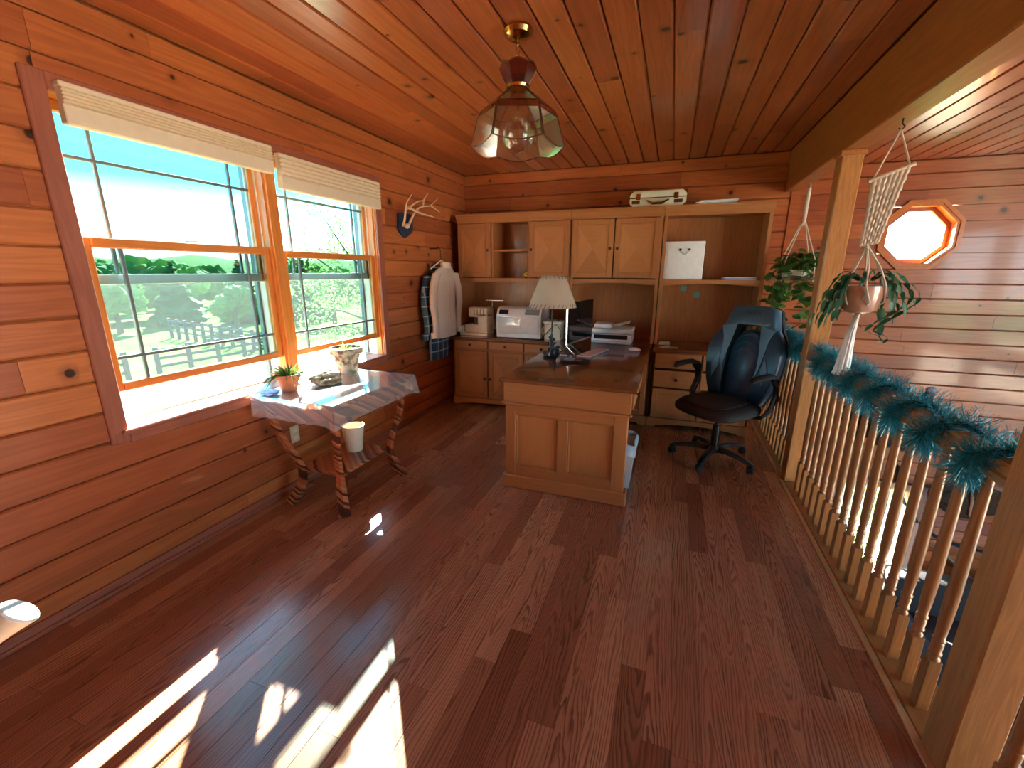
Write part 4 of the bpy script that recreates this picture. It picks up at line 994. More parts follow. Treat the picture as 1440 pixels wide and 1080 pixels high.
panel(.045, 2.212, .082, 2.285, 'crown_panel', 'redglass', .014)
panel(.046, 2.205, .165, 2.118, 'upper_panel', 'shadeglass')
panel(.165, 2.118, .182, 2.090, 'band_panel', 'redglass')
panel(.182, 2.090, .216, 1.975, 'skirt_panel', 'clearbevel', .022, .04)
came.build('came', 'copper', pl, 0, kind='stuff')
MB().lathe([(0, 2.12), (.018, 2.118), (.02, 2.10), (.024, 2.085), (.055, 2.068), (.072, 2.035), (.072, 2.005), (.056, 1.97), (.028, 1.95), (0, 1.945)], (px, py, 0), 24, cap=False).build('globe_bulb', 'globe', pl, 50)
# ================================================================== ON THE LEFT WALL
an = thing('antler_mount', 'pale branching deer antlers mounted on a dark blue plaque', 'antlers', (XL, 3.43, 1.82))
plq = [(3.335, 1.895), (3.325, 1.76), (3.36, 1.73), (3.42, 1.70), (3.50, 1.735), (3.545, 1.77), (3.55, 1.89), (3.50, 1.905), (3.44, 1.90), (3.38, 1.905)]
MB().prism(plq, lambda u, v, w_: Vector((w_, u, v)), XL+.003, XL+.022).build('plaque', 'plaque', an, 0)
A_ = an
def ant(lst, nm='antler'):
    mb = MB()
    for pts, r0, r1 in lst:
        P_ = [Vector(p) for p in pts]; fine = []
        for i in range(len(P_)-1):
            p_1, p0_, p1_, p2_ = P_[max(i-1, 0)], P_[i], P_[i+1], P_[min(i+2, len(P_)-1)]
            for k in range(5):
                u = k/5; fine.append(.5*((2*p0_)+(p1_-p_1)*u+(2*p_1-5*p0_+4*p1_-p2_)*u*u+(3*p0_-p_1-3*p1_+p2_)*u**3))
        fine.append(P_[-1]); n_ = len(fine)
        mb.tube(fine, [r0+(r1-r0)*(k/(n_-1))**.9 for k in range(n_)], 8)
    mb.build(nm, 'bone', A_, 60)
ant([(((-2.235, 3.37, 1.80), (-2.17, 3.30, 1.83), (-2.13, 3.268, 1.918), (-2.13, 3.294, 1.974), (-2.12, 3.36, 2.043)), .013, .003),
     (((-2.13, 3.268, 1.918), (-2.13, 3.328, 1.934), (-2.12, 3.423, 1.988), (-2.11, 3.545, 2.024)), .013, .003),
     (((-2.13, 3.31, 1.932), (-2.12, 3.449, 1.910), (-2.11, 3.55, 1.90), (-2.09, 3.659, 1.892)), .014, .004)])
ant([(((-2.235, 3.46, 1.81), (-2.20, 3.455, 1.86), (-2.17, 3.498, 1.939), (-2.17, 3.606, 1.979), (-2.17, 3.737, 2.005), (-2.16, 3.865, 2.082)), .013, .003),
     (((-2.17, 3.606, 1.979), (-2.17, 3.63, 2.04), (-2.16, 3.69, 2.102)), .011, .003),
     (((-2.17, 3.737, 2.005), (-2.165, 3.81, 1.985), (-2.16, 3.891, 1.962)), .011, .003)])
MB().ball((XL+.035, 3.43, 1.80), .03, 2, (.6, 1.2, .8)).build('skull_cap', 'bone', an, 60)
# shirts
def plaid():
    b = NB('plaid_flannel'); x, y, z = b.xyz(b.n('TexCoord').outputs['Object'])
    def band(v, f, t): return b.m_('GREATER_THAN', b.m_('FRACT', b.m_('MULTIPLY', v, f)), t)
    c = b.mix(b.m_('MULTIPLY', band(y, 11, .5), .6), (.015, .035, .08), (.06, .13, .16))
    c = b.mix(b.m_('MULTIPLY', band(z, 11, .5), .55), c, (.02, .06, .10))
    c = b.mix(b.m_('MULTIPLY', band(z, 11, .86), .65), c, (.45, .48, .46)); c = b.mix(b.m_('MULTIPLY', band(y, 11, .86), .55), c, (.40, .44, .44))
    return b.bsdf(c, .9)
M['plaid'] = plaid()
M['beige'] = plain('beige_cotton', (.60, .47, .38), .85, var=.08, scale=60)
M['cuff'] = plain('pale_cuff', (.78, .62, .46), .85)
def shirt(label, mat, yc, xc, ztop, L, sl, scale, cuffm):
    t = thing('shirt', label, 'shirt', (xc, yc, ztop-L))
    def ell(c, hw, hd, n=20, wav=0, ph=0):
        return [(c[0]+hd*math.sin(2*PI*k/n)*(1+wav*math.sin(5*2*PI*k/n+ph)), c[1]+hw*math.cos(2*PI*k/n), c[2]) for k in range(n)]
    rg = []
    for u, hw, hd in ((0, .045, .03), (.02, .06, .034), (.06, .155, .036), (.10, .195, .038), (.16, .205, .040), (.30, .19, .042), (.6, .185, .045), (.85, .19, .048), (1.0, .192, .046)):
        rg.append(ell((xc, yc, ztop-L*u), hw*scale, hd, 24, .10*u, u*4))
    MB().loft(rg).build('torso', mat, t, 60)
    for s in (-1, 1):
        rg = []; n_ = 9
        for k in range(n_+1):
            u = k/n_
            yy = yc+s*(.175+.085*min(1, u*1.8)+.01*math.sin(u*6))*scale; zz = ztop-.075-sl*u
            rg.append(ell((xc+.012*s*math.sin(u*5)+.012, yy, zz), (.062-.022*u)*scale, .036-.008*u, 14, .06, u*5))
        MB().loft(rg).build('sleeve', mat, t, 60)
        yy = yc+s*.262*scale; MB().loft([ell((xc+.008, yy, ztop-.075-sl-.0), .044*scale, .03, 14), ell((xc+.008, yy, ztop-.075-sl-.055), .042*scale, .029, 14)]).build('cuff', cuffm, t, 60)
    MB().loft([ell((xc+.005, yc, ztop+.028), .052, .034, 20), ell((xc+.012, yc, ztop+.022), .066, .044, 20), ell((xc+.014, yc, ztop-.028), .072, .046, 20)], False).build('collar', cuffm, t, 60)
    MB().box(xc+.036, xc+.047, yc-.016, yc+.016, ztop-L+.02, ztop-.05, .003).build('placket', mat, t)
    return t
shirt('blue plaid flannel shirt hanging behind the beige shirt', 'plaid', 3.865, -2.205, 1.45, .90, .55, 1.02, 'plaid')
shirt('beige long-sleeved shirt on a wire hanger in front of the plaid shirt', 'beige', 3.865, -2.115, 1.475, .70, .555, 1.0, 'cuff')
hg = thing('coat_hanger', 'thin wire hanger hooked on the wall above the shirts', 'hanger', (-2.16, 3.865, 1.50))
MB().tube([(-2.175, 3.85, 1.625), (-2.17, 3.875, 1.64), (-2.165, 3.885, 1.615), (-2.155, 3.865, 1.585), (-2.15, 3.865, 1.515)], .003, 6).build('hook', 'knob', hg)
MB().tube([(-2.15, 3.865, 1.52), (-2.15, 3.98, 1.475), (-2.15, 4.09, 1.44)], .006, 6).tube([(-2.15, 3.865, 1.52), (-2.15, 3.75, 1.475), (-2.15, 3.66, 1.44)], .006, 6).build('bar', 'white', hg)
pg = MB().tube([(XL+.001, 3.862, 1.63), (-2.19, 3.862, 1.63), (-2.172, 3.862, 1.645)], .006, 8)
one('wall_hook', pg, 'knob', 'small dark wall hook carrying the shirt hanger', 'hook')
one('wall_peg', MB().lathe([(0, 0), (.010, 0), (.010, .02), (.020, .028), (.020, .036), (0, .042)], (XL+.001, 4.235, 1.375), 16, (1, 0, 0), False), 'white', 'small round white peg on the left wall beside the hutch', 'peg')
# cream flared stick leaning at the baseboard
tip = Vector((-1.62, .46, .50)); axs = Vector((.34, .62, .66)).normalized()
tip = Vector((-1.638, .4645, .4926))
lb = tip.z/axs.z
cs = thing('turned_stick', 'cream turned stick with a flared white-capped end leaning near the left wall', 'stick', tip-axs*lb)
prof = [(0, 0), (.012, 0), (.013, lb-.30), (.015, lb-.16), (.019, lb-.09), (.030, lb-.05), (.043, lb-.015), (.046, lb-.004), (0, lb-.004)]
MB().lathe(prof, tip-axs*lb, 24, axs, False).build('stick', 'cream', cs, 50)
MB().lathe([(0, lb-.004), (.046, lb-.004), (.048, lb), (.044, lb+.005), (0, lb+.006)], tip-axs*lb, 28, axs, False).build('cap', 'white', cs, 40)
# ================================================================== GARLANDS
def garland(label, y0, y1, seed, turns):
    g = random.Random(seed); t = thing('tinsel_garland', label, 'garland', (.912, (y0+y1)/2, .90))
    n_ = int((y1-y0)*90); path = []
    for k in range(n_+1):
        u = k/n_; a = 2*PI*turns*u+.6; rr = .056
        path.append(Vector((.912+rr*1.05*math.cos(a), y0+(y1-y0)*u, .898+rr*1.05*math.sin(a)-.008)))
    MB().tube(path, .006, 6).build('wire', 'tinsel_core', t, 60)
    verts, faces = [], []
    dens = 4200
    seglen = [(path[i+1]-path[i]).length for i in range(n_)]
    for i in range(n_):
        tdir = (path[i+1]-path[i]).normalized(); o1 = tdir.orthogonal().normalized(); o2 = tdir.cross(o1)
        for _ in range(int(seglen[i]*dens+g.random())):
            p = path[i].lerp(path[i+1], g.random()); a = g.uniform(0, 2*PI)
            d = (o1*math.cos(a)+o2*math.sin(a)+tdir*g.uniform(-.9, .9)).normalized(); L = g.uniform(.040, .082)
            s = d.cross(Vector((g.uniform(-1, 1), g.uniform(-1, 1), g.uniform(-1, 1)))).normalized()*.0011
            e = p+d*L+Vector((0, 0, -.004)); b0 = len(verts)
            verts += [p-s, p+s, e+s*.6, e-s*.6]; faces.append((b0, b0+1, b0+2, b0+3))
    me = bpy.data.meshes.new('tinsel'); me.from_pydata([v-Vector((.912, (y0+y1)/2, .90)) for v in verts], [], faces); me.materials.append(M['tinsel'])
    o = link(bpy.data.objects.new('tinsel', me), t); o['kind'] = 'stuff'
    for k in range(max(3, int((y1-y0)*9))):
        i = g.randrange(n_); a = g.uniform(0, 2*PI)
        q = path[i]+Vector((.03*math.cos(a)-.015, g.uniform(-.01, .01), .03*abs(math.sin(a))+.01))
        MB().ball(q, .0055, 1).build('bulb', 'bead', t)
garland('thick teal tinsel garland spiralling along the long railing to the pale end post', 1.44, 3.17, 5, 7.2)
garland('short teal tinsel garland on the railing behind the office chair', 3.38, 4.58, 6, 4.8)
# ================================================================== HANGING PLANTS
M['pothos'] = leafy('pothos_leaf', (.02, .10, .02), (.13, .33, .06), .35, .2)
M['cactus'] = leafy('cactus_segment', (.012, .075, .035), (.06, .22, .11), .4, .15)
M['stem'] = plain('green_stem', (.12, .20, .05), .6)
M['basket_wood'] = plain('dark_tray_wood', (.10, .035, .02), .6)
M['pinkpot'] = plain('pinkish_glazed_pot', (.55, .30, .22), .25, coat=.5)
def leaf_mesh(name, mat):
    mb = MB(); out = []
    prof = [(0, .0), (.35, .10), (.5, .30), (.42, .58), (.2, .85), (0, 1.0)]
    sp_ = [mb.bm.verts.new((0, y, -.10*y*y)) for _, y in prof]
    for s in (-1, 1):
        ed_ = [mb.bm.verts.new((s*x, y, .10*x-.10*y*y)) if x else sp_[i] for i, (x, y) in enumerate(prof)]
        for i in range(len(prof)-1):
            f = [sp_[i], sp_[i+1], ed_[i+1], ed_[i]]; u_ = []
            for v in f:
                if v not in u_: u_.append(v)
            if len(u_) >= 3: mb.bm.faces.new(u_ if s < 0 else u_[::-1])
    me = bpy.data.meshes.new(name); mb.bm.to_mesh(me); mb.bm.free(); me.materials.append(M[mat])
    for p in me.polygons: p.use_smooth = True
    return me
LM = leaf_mesh('pothos_leaf', 'pothos'); CM = leaf_mesh('cactus_leaf', 'cactus')
def leaf_at(par, me, pos, d, size, roll_, wide=1.0):
    org = ORG[par.name]; d = Vector(d).normalized()
    q = d.to_track_quat('Y', 'Z') @ __import__('mathutils').Quaternion((0, 1, 0), roll_)
    o = link(bpy.data.objects.new('leaf', me), par); o.matrix_local = Matrix.Translation(Vector(pos)-org) @ q.to_matrix().to_4x4() @ Matrix.Diagonal((size*wide, size, size, 1)); return o
rp_ = random.Random(21)
# pothos on a hanging tray
hx0, hy0 = .95, 4.24
po = thing('hanging_pothos', 'leafy trailing pothos on a rope-hung wooden tray under the beam', 'plant', (hx0, hy0, 1.38))
MB().box(hx0-.115, hx0+.115, hy0-.10, hy0+.10, 1.355, 1.375, .003).build('tray', 'basket_wood', po)
MB().loft([[(hx0+sx*w_, hy0+sy*w_*.8, zz) for sx, sy in ((-1, -1), (1, -1), (1, 1), (-1, 1))] for zz, w_ in ((1.376, .085), (1.435, .095))]).build('planter', 'ivory', po, 0)
MB().box(hx0-.085, hx0+.085, hy0-.068, hy0+.068, 1.43, 1.437).build('soil', 'soil', po)
m = MB()
for sx in (-1, 1):
    for sy in (-1, 1): m.tube([(hx0+sx*.11, hy0+sy*.09, 1.345), (hx0+sx*.105, hy0+sy*.085, 1.5), (hx0+sx*.012, hy0+sy*.012, 1.80)], .0045, 6)
m.build('rope', 'rope', po, 60)
MB().tube([(hx0, hy0, 1.78), (hx0, hy0, 2.06)], [.013, .015], 8).tube([(hx0, hy0, 2.05), (hx0+.008, hy0, 2.075), (hx0, hy0, 2.099)], .004, 6).build('hanger', 'rope', po)
sm = MB()
for k in range(46):
    a = rp_.uniform(0, 2*PI); p = Vector((hx0+.05*math.cos(a), hy0+.04*math.sin(a), 1.44))
    out = rp_.uniform(.05, .19); drop = rp_.uniform(-.10, .50) if k > 9 else rp_.uniform(-.22, -.05)
    pts = []
    for j in range(9):
        u = j/8; pts.append(p+Vector((math.cos(a)*out*min(1, u*1.7), math.sin(a)*out*.7*min(1, u*1.7), (.10*math.sin(PI*min(1, u*1.4)) - drop*u*u))))
    sm.tube(pts, .0022, 4)
    for j in range(3, 9, 1 if drop > .1 else 2):
        b_a = rp_.uniform(0, 2*PI); leaf_at(po, LM, pts[j], (math.cos(b_a)*.9, math.sin(b_a)*.9-.3, rp_.uniform(-.7, .3)), rp_.uniform(.065, .105), rp_.uniform(-.5, .5), .95)
sm.build('stems', 'stem', po, 60, kind='stuff')
# macrame hanger with cactus
mx, my = .912, 2.62
mc = thing('macrame_planter', 'white macrame hanger holding a trailing green cactus in a pinkish pot', 'planter', (mx, my, 1.30))
hk = Vector((.925, 2.68, 2.10))
MB().tube([hk, hk+Vector((0, 0, -.02)), hk+Vector((.012, 0, -.035)), hk+Vector((0, 0, -.05)), hk+Vector((-.010, 0, -.038))], .003, 6).build('ceiling_hook', 'matte_black', mc)
m = MB().tube([hk+Vector((0, 0, -.048)), (mx-.075, my-.0, 1.838)], .004, 6).tube([hk+Vector((0, 0, -.048)), (mx+.055, my+.0, 1.885)], .004, 6); m.build('hanging_rope', 'rope', mc)
dA, dB = Vector((mx-.092, my, 1.828)), Vector((mx+.072, my, 1.895))
MB().tube([dA, dB], .009, 10).build('dowel', 'cream', mc)
# knotted panel, tapering down, slightly corrugated
def mw(u, v):    # u along dowel 0..1, v downward 0..1
    a = dA.lerp(dB, .08+.84*u); b = Vector((mx-.075+.07*u+.0, my, 1.54+.012*u)); return a.lerp(b, v)
cols_ = 7
for c_ in range(cols_):
    u = (c_+.5)/cols_
    mb = MB(); pts = []; rr = []
    for j in range(19):
        v = j/18; zg = .004*(1 if (j+c_) % 2 else -1); pts.append(mw(u, v)+Vector((zg*.6, zg, 0))); rr.append((.0115 if j % 2 else .0085)*(1-.35*v))
    mb.tube(pts, rr, 6).build('knotted_cord', 'rope', mc, 60)
pc = Vector((.885, my, 1.30))
for a in [2*PI*k/6+.3 for k in range(6)]:
    r_ = .092
    MB().tube([(mx-.045, my, 1.545), pc+Vector((r_*.6*math.cos(a), r_*.6*math.sin(a), .14)), pc+Vector((r_*math.cos(a), r_*math.sin(a), .055)), pc+Vector((r_*.99*math.cos(a+.3), r_*.99*math.sin(a+.3), -.02)), pc+Vector((.02*math.cos(a), .02*math.sin(a), -.085))], .0042, 6).build('sling_cord', 'rope', mc, 60)
MB().lathe([(0, -.075), (.05, -.075), (.07, -.06), (.084, 0), (.082, .055), (.078, .055), (.076, .04), (0, .04)], pc, 24, cap=False).build('pot', 'pinkpot', mc, 50)
MB().lathe([(0, .046), (.076, .042), (.076, .038)], pc, 20, cap=False).build('soil', 'soil', mc)
ts0 = pc+Vector((0, 0, -.08))
for k in range(9):
    a = 2*PI*k/9
    MB().tube([ts0+Vector((.006*math.cos(a), .006*math.sin(a), 0)), ts0+Vector((-.012+.012*math.cos(a), .012*math.sin(a), -.10)), ts0+Vector((-.02+.026*math.cos(a), .022*math.sin(a), -.30)), ts0+Vector((-.022+.034*math.cos(a), .026*math.sin(a), -.315))], [.005, .008, .011, .008], 6).build('tassel_strand', 'paper', mc, 60)
rc = random.Random(33)
arms = []
for k in range(13): arms.append((rc.uniform(2.6, 4.0), rc.uniform(.13, .23), rc.uniform(.02, .16)))      # drooping towards the post
for k in range(11): arms.append((rc.uniform(-.7, .7), rc.uniform(.12, .26), rc.uniform(-.02, .22)))
for k in range(4): arms.append((rc.uniform(4.2, 5.3), rc.uniform(.06, .12), rc.uniform(-.05, .05)))
for a, out, drop in arms:
    pts = []; segs = 9
    for j in range(segs+1):
        u = j/segs; pts.append(pc+Vector((math.cos(a)*out*u**.8, math.sin(a)*out*.8*u**.8, (.05+.085*math.sin(PI*min(1, u*1.05))-(drop+.03)*u*u*1.1))))
    for j in range(1, segs):
        d = pts[j+1]-pts[j]; leaf_at(mc, CM, pts[j], d, d.length*1.15, rc.uniform(-1.2, 1.2), .42)
# long curl of segments hanging right
for off in (0, .03):
    cur = [pc+Vector((.10+.09*math.sin(t_*.55)+off, -.01*t_, .10-.032*t_)) for t_ in range(9)]
    cur += [cur[-1]+Vector((.035*(i+1)-.018*i*i*.5, 0, -.012*(i+1))) for i in range(4)]
    for j in range(len(cur)-1):
        d = cur[j+1]-cur[j]; leaf_at(mc, CM, cur[j], d, max(.03, d.length*1.1), rc.uniform(-.8, .8), .42)
# ================================================================== GREAT ROOM (seen through the railing)
M['turkey'] = plain('dark_feathers', (.030, .020, .014), .45, var=.5, scale=40)
M['wattle'] = plain('red_wattle', (.55, .03, .04), .4)
M['bluehead'] = plain('pale_blue_skin', (.35, .45, .55), .5)
tk = thing('mounted_turkey', 'mounted dark turkey with a red wattle and pale head on the great room wall', 'taxidermy', (2.30, 5.2, -.1))
bod = []
for u, r_, cx, cz in ((0, .03, 1.98, -.18), (.15, .12, 2.06, -.14), (.4, .19, 2.22, -.08), (.65, .17, 2.36, .02), (.85, .09, 2.43, .14), (.95, .045, 2.45, .23), (1, .03, 2.46, .28)):
    bod.append([(cx+r_*.35*math.sin(2*PI*k/16), 5.22+r_*.9*math.cos(2*PI*k/16), cz+r_*math.sin(2*PI*k/16)) for k in range(16)])
MB().loft(bod).build('body', 'turkey', tk, 60)
MB().ball((2.475, 5.20, .305), .036, 2, (1.2, .9, .9)).build('head', 'bluehead', tk, 60)
MB().ball((2.49, 5.195, .262), .026, 2, (.9, .7, 1.4)).tube([(2.50, 5.19, .30), (2.535, 5.19, .285)], [.01, .002], 6).build('wattle', 'wattle', tk, 60)
for k in range(11):
    a = math.radians(100+16*k); mb = MB(); d = Vector((math.cos(a)*.55, .05, math.sin(a)*.5)); p = Vector((2.02, 5.25, -.15))
    blade(mb, p, d, .42, .11, .0, 5); mb.build('tail_feather', 'turkey', tk, 60)
for s in (-1, 1):
    mb = MB().ball((2.28, 5.22+s*.17, -.16), .2, 3, (1.2, .22, .75), .25, 3); mb.build('wing', 'turkey', tk, 60)
M['pelt'] = plain('brown_fur', (.055, .035, .022), .95, var=.5, scale=60)
pe = thing('fur_pelt', 'dark brown fur pelt with a pale stripe on the lower great room wall', 'pelt', (2.98, DR-.05, -.9))
MB().ball((3.12, DR-.045, -.90), .25, 3, (1.15, .16, .72), .45, 2.2).build('hide', 'pelt', pe, 60)
MB().tube([(3.09, DR-.088, -.74), (3.11, DR-.098, -.88), (3.13, DR-.09, -1.04)], [.012, .022, .014], 8, .4).build('stripe', 'rope', pe, 60)
M['slate'] = plain('slate_metal', (.045, .055, .065), .35, .4)
wa_ = thing('wall_sculpture', 'curving dark grey metal sculpture beside the curtained lower window', 'sculpture', (2.75, DR-.04, -1.2))
YW = DR-.03
MB().tube([(2.47, YW, -.60), (2.49, YW, -.78), (2.60, YW, -1.02), (2.75, YW, -1.22), (2.93, YW, -1.36), (3.15, YW, -1.43), (3.45, YW, -1.46)], [.025, .03, .034, .036, .036, .034, .02], 10, .5).build('band', 'slate', wa_, 60)
MB().tube([(2.88, YW-.02, -1.45), (3.05, YW-.02, -1.55), (3.25, YW-.02, -1.72), (3.42, YW-.02, -1.86)], [.01, .06, .06, .012], 10, .3).build('blade', 'grey', wa_, 60)
def curtain(x0, x1, z0, z1, label, squeeze):
    n_ = 40; mb = MB(); rows = []
    for zz, sq in ((z1, 1.0), ((z1*.6+z0*.4), squeeze), (z0, squeeze*1.05)):
        rows.append([mb.bm.verts.new((x0+(x1-x0)*(k/n_)*sq if label.startswith('sheer left') else x1-(x1-x0)*(1-k/n_)*sq, DR-.05+.018*math.sin(k*1.25), zz)) for k in range(n_+1)])
    for a, b in zip(rows[:-1], rows[1:]):
        for k in range(n_): mb.bm.faces.new((a[k], a[k+1], b[k+1], b[k]))
    return one('curtain', mb, 'curtain', label.replace('sheer left', 'sheer white').replace('sheer right', 'sheer white'), 'curtain', smooth=60)
curtain(1.93, 2.34, -2.08, -.80, 'sheer left curtain on the lower window, nearer the loft side', .62)
curtain(2.36, 2.76, -2.08, -.80, 'sheer right curtain on the lower window, beside the metal sculpture', .75)
one('curtain_rod', MB().tube([(1.88, DR-.055, -.785), (2.82, DR-.055, -.785)], .012, 8), 'matte_black', 'dark rod above the lower window curtains', 'rod')
M['charcoal'] = plain('charcoal_fabric', (.028, .030, .036), .9, var=.2, scale=120)
so = thing('sofa', 'dark charcoal sofa against the lower great room wall', 'sofa', (3.35, 4.85, ZL))
MB().box(2.45, 4.25, 4.35, 5.22, ZL+.10, ZL+.42, .05, 3).build('base', 'charcoal', so, 50)
MB().box(2.45, 4.25, 5.0, 5.28, ZL+.40, ZL+.92, .08, 3).build('back', 'charcoal', so, 50)
for a in (2.42, 4.10): MB().box(a, a+.2, 4.35, 5.25, ZL+.10, ZL+.64, .06, 3).build('arm', 'charcoal', so, 50)
for a in (2.63, 3.37): MB().box(a, a+.72, 4.32, 5.02, ZL+.42, ZL+.55, .05, 3).build('cushion', 'charcoal', so, 50)
for a, b in ((2.5, 4.4), (4.15, 4.4), (2.5, 5.15), (4.15, 5.15)): MB().box(a, a+.05, b, b+.05, ZL, ZL+.11).build('foot', 'knob', so)
# ================================================================== OUTDOORS
GZ = -2.75
M['grass'] = None
def grassm():
    b = NB('meadow_grass'); p = b.n('TexCoord').outputs['Object']
    n1 = b.n('TexNoise', {'Vector': p, 'Scale': .35, 'Detail': 6}).outputs[0]; n2 = b.n('TexNoise', {'Vector': b.v_('MULTIPLY', p, (3, 12, 3)), 'Scale': 1.2, 'Detail': 4}).outputs[0]
    f = b.m_('ADD', b.m_('MULTIPLY', n1, .6), b.m_('MULTIPLY', n2, .4))
    return b.bsdf(b.ramp(f, [(.30, (.022, .062, .016)), (.5, (.046, .100, .026)), (.68, (.105, .140, .045))]), .9, bump=n2, bstr=.3, bdist=.05, spec=0)
M['grass'] = grassm()
M['bounce_ground'] = plain('bounce_ground_tan', (.42, .34, .25), .9)
M['foliage'] = leafy('tree_foliage', (.05, .14, .035), (.16, .30, .08), .7, .5, 3)
M['foliage2'] = leafy('light_foliage', (.07, .18, .04), (.22, .36, .10), .7, .5, 3)
M['conifer'] = leafy('conifer_foliage', (.03, .09, .035), (.09, .19, .07), .8, .45, 3)
M['bark'] = plain('bark', (.07, .05, .035), .9)
M['hill'] = leafy('wooded_hill', (.05, .14, .04), (.15, .27, .08), .9, .5, .12)
gm = MB()
NX = 40
gv = {}
def gz(x, y):
    r_ = math.hypot(x+2, y); k = max(0, r_-26)
    return GZ-.02*k if k < 40 else GZ-.8+.004*(k-40)
for i in range(NX+1):
    for j in range(NX+1):
        x = -260+(260+60)*(i/NX)**.6 if False else -240+300*i/NX; y = -90+300*j/NX
        gv[i, j] = gm.bm.verts.new((x, y, gz(x, y) if not (-3 < x < 7 and -4 < y < 7) else GZ))
for i in range(NX):
    for j in range(NX): gm.bm.faces.new((gv[i, j], gv[i+1, j], gv[i+1, j+1], gv[i, j+1]))
struct('ground', gm, 'grass', 60)
struct('bounce_ground', MB().box(5.9, 34, -24, 20, GZ, GZ+.06), 'bounce_ground')  # added ground out of view, tan to bounce warm sunlight into the great room
hl = MB(); rows = []
for lay, (rad, hh) in enumerate(((150, 3.0), (170, 7.5), (215, 9.5))):
    row = []
    for k in range(121):
        a = math.radians(95+85*k/120); nz_ = noise.noise(Vector((k*.12, lay*3.7, 0)))+.5*noise.noise(Vector((k*.5, lay, 2)))+.35*noise.noise(Vector((k*1.7, lay, 5)))
        row.append(hl.bm.verts.new((rad*math.cos(a), rad*math.sin(a), -3.6+(hh+nz_*2.2 if lay else 0))))
    rows.append(row)
for a, b in zip(rows[:-1], rows[1:]):
    for k in range(120): hl.bm.faces.new((a[k], a[k+1], b[k+1], b[k]))
struct('hills', hl, 'hill', 60)
def fence(label, p, q, n_, z0):
    p, q = Vector(p), Vector(q); t = thing('rail_fence', label, 'fence', ((p.x+q.x)/2, (p.y+q.y)/2, z0))
    d = (q-p)/(n_-1)
    for k in range(n_):
        c = p+d*k; MB().box(c.x-.07, c.x+.07, c.y-.07, c.y+.07, z0-.2, z0+1.15).build('post', 'fencewood', t)
    for k in range(n_-1):
        for h_ in (.35, .68, 1.0):
            a, b = p+d*k, p+d*(k+1); MB().tube([(a.x, a.y, z0+h_), (b.x, b.y, z0+h_)], .06, 4).build('rail', 'fencewood', t, 0)
M['fencewood'] = plain('weathered_fence', (.028, .035, .045), .9)
fence('dark rail fence crossing the middle of the meadow', (-30.5, 18.6, 0), (-19.6, 16.3, 0), 11, GZ)
fence('dark rail fence near the house side of the meadow', (-19.4, 11.1, 0), (-19.1, 16.0, 0), 5, GZ)
fence('short dark rail fence left of the gate gap in the meadow', (-19.6, 5.0, 0), (-19.4, 10.0, 0), 4, GZ)
rt_ = random.Random(5)
def tree(label, x, y, h_, r_, mat, kind='round'):
    z0 = gz(x, y); t = thing('tree' if kind != 'conifer' else 'conifer', label, 'tree', (x, y, z0), 0, 'trees beyond the meadow fence')
    MB().tube([(x, y, z0-.1), (x, y, z0+h_*.6)], [.22, .10], 7).build('trunk', 'bark', t, 60)
    mb = MB()
    if kind == 'conifer':
        for k in range(26):
            u = k/25; rr = r_*(1-u)*.8+.15; a = rt_.uniform(0, 6.3); mb.ball((x+rr*.4*math.cos(a), y+rr*.4*math.sin(a), z0+.4+h_*.92*u), rr, 2, (1, 1, .5), .55, 2.2)
    else:
        for k in range(16):
            a, b = rt_.uniform(0, 6.3), rt_.uniform(-.6, 1); rr = r_*rt_.uniform(.3, .55)
            mb.ball((x+r_*.62*math.cos(a)*math.sqrt(1-b*b*.7), y+r_*.62*math.sin(a)*math.sqrt(1-b*b*.7), z0+h_*.58+h_*.32*b), rr, 3, (1, 1, .85), .6, 2.6)
    mb.build('crown', mat, t, 0)
spots = []
TREES = [(-37.5, 19.5, 4.0, 1.9, 'foliage2', 'round'), (-46, 21.5, 4.8, 2.4, 'foliage', 'round'), (-39.5, 25.0, 5.2, 1.8, 'conifer', 'conifer'), (-35.5, 28.0, 5.4, 1.9, 'conifer', 'conifer'), (-47, 29, 4.6, 3.6, 'foliage2', 'round'),
         (-31.5, 31.0, 5.6, 1.9, 'conifer', 'conifer'), (-29.5, 22.5, 3.0, 1.6, 'foliage', 'round'), (-26.5, 29, 4.8, 2.0, 'foliage2', 'round'), (-58, 31.5, 5.4, 3.0, 'foliage', 'round'), (-60, 41, 5.6, 3.4, 'foliage2', 'round'), (-52, 51, 6.2, 3.6, 'foliage', 'round'),
         (-21.5, 28.5, 4.8, 2.0, 'foliage', 'round'), (-17.8, 26.5, 4.6, 1.7, 'foliage2', 'round'), (-71, 38, 5.2, 3.6, 'foliage', 'round'), (-67, 25, 5.0, 3.2, 'foliage2', 'round'), (-43, 16.0, 3.2, 1.6, 'foliage', 'round'), (-13.4, 24.5, 5, 1.9, 'foliage', 'round')]
TL = ['pale green round bush-like tree at the grassy gap', 'broad dark green tree behind the pale round one', 'dark pointed conifer left of the conifer pair beyond the fence', 'tallest dark pointed conifer in the middle of the conifers', 'wide pale tree behind the conifers',
      'dark pointed conifer nearest the leafy garden tree', 'low dark rounded tree in front of the conifers', 'pale round tree beside the nearest conifer', 'large dark tree in the far row by the hill', 'large pale tree in the far row by the hill', 'big dark tree in the far row behind the conifers',
      'dark round tree screened by the leafy garden tree', 'pale round tree screened by the leafy garden tree', 'wide dark tree at the foot of the wooded hill', 'wide pale tree at the foot of the wooded hill', 'small dark shrub-like tree at the meadow edge', 'dark tree hidden behind the leafy garden tree']
for (x, y, h_, r_, mt_, kd), lb_ in zip(TREES, TL): tree(lb_, x, y, h_, r_, mt_, kd)
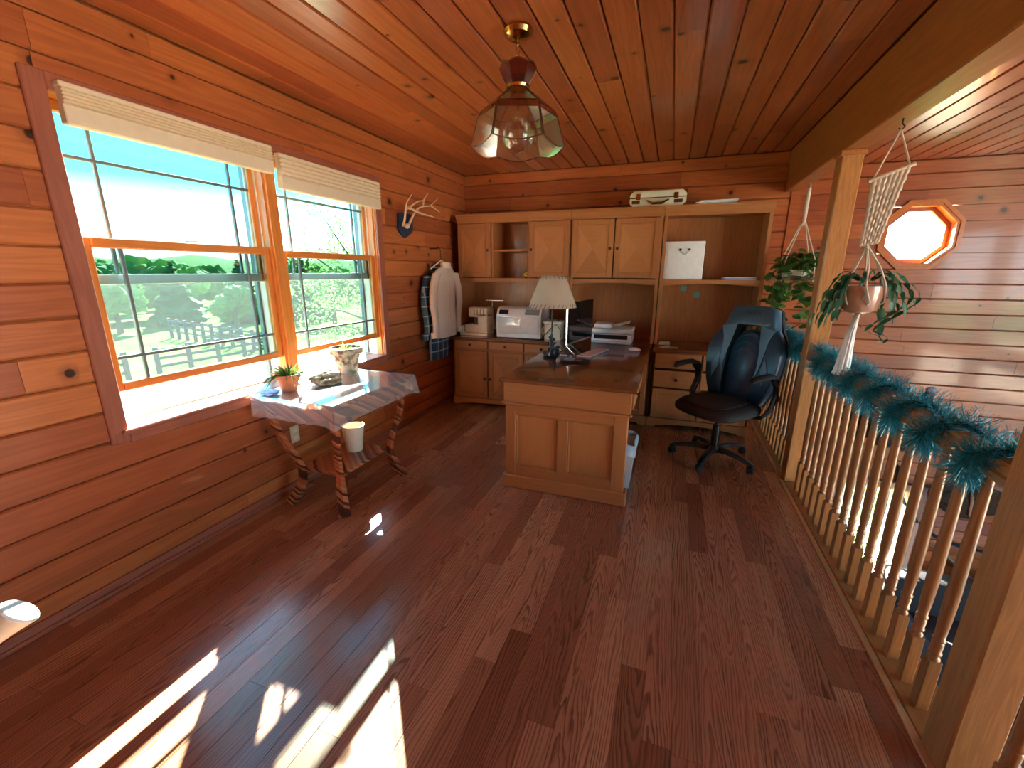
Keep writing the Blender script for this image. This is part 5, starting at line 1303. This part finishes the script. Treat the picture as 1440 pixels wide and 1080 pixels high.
# leafy garden tree close to the house
gt = thing('garden_tree', 'leafy tree close outside the window beside the antler wall', 'tree', (-8.6, 11.6, GZ))
MB().tube([(-8.6, 11.6, GZ-.1), (-8.5, 11.6, -.6), (-8.7, 11.4, 1.2), (-8.9, 11.2, 3.0)], [.18, .14, .10, .04], 8).build('trunk', 'bark', gt, 60)
br = [((-8.6, 11.5, .2), (-9.6, 10.9, 1.3), (-10.3, 10.4, 2.0)), ((-8.6, 11.5, .9), (-9.3, 10.9, 2.0), (-9.7, 10.6, 2.9)), ((-8.6, 11.5, -.3), (-9.6, 10.9, .2), (-10.4, 10.3, .4)), ((-8.6, 11.5, .3), (-7.8, 11.9, 1.5), (-7.3, 12.2, 2.6)), ((-8.7, 11.4, 1.5), (-8.6, 11.9, 2.6), (-8.5, 12.2, 3.6)), ((-8.5, 11.5, -.8), (-9.4, 10.9, -.9), (-10.1, 10.4, -.9)), ((-8.5, 11.5, -.8), (-8.0, 11.2, -.7), (-7.6, 10.9, -.5))]
for b_ in br: MB().tube(b_, [.06, .035, .012], 6).build('branch', 'bark', gt, 60)
lv, lf = [], []
cl_ = []
for b_ in br:
    for k in range(15):
        u = rt_.uniform(.35, 1.05); i = 0 if u < .5 else 1
        p = Vector(b_[i]).lerp(Vector(b_[i+1]), (u-.5*i)*2); cl_.append(p+Vector((rt_.gauss(0, .38), rt_.gauss(0, .38), rt_.gauss(0, .36))))
for c in cl_:
    for _ in range(75):
        p = c+Vector((rt_.gauss(0, .2), rt_.gauss(0, .2), rt_.gauss(0, .17))); d = Vector((rt_.uniform(-1, 1), rt_.uniform(-1, 1), rt_.uniform(-1, .5))).normalized()*.085
        s = d.cross(Vector((rt_.uniform(-1, 1), rt_.uniform(-1, 1), 1))).normalized()*.03; b0 = len(lv)
        lv += [p-d*.5, p+s, p+d*.5, p-s]; lf.append((b0, b0+1, b0+2, b0+3))
me = bpy.data.meshes.new('foliage'); me.from_pydata([v-Vector((-8.6, 11.6, GZ)) for v in lv], [], lf); me.materials.append(M['foliage2'])
o = link(bpy.data.objects.new('foliage', me), gt); o['kind'] = 'stuff'
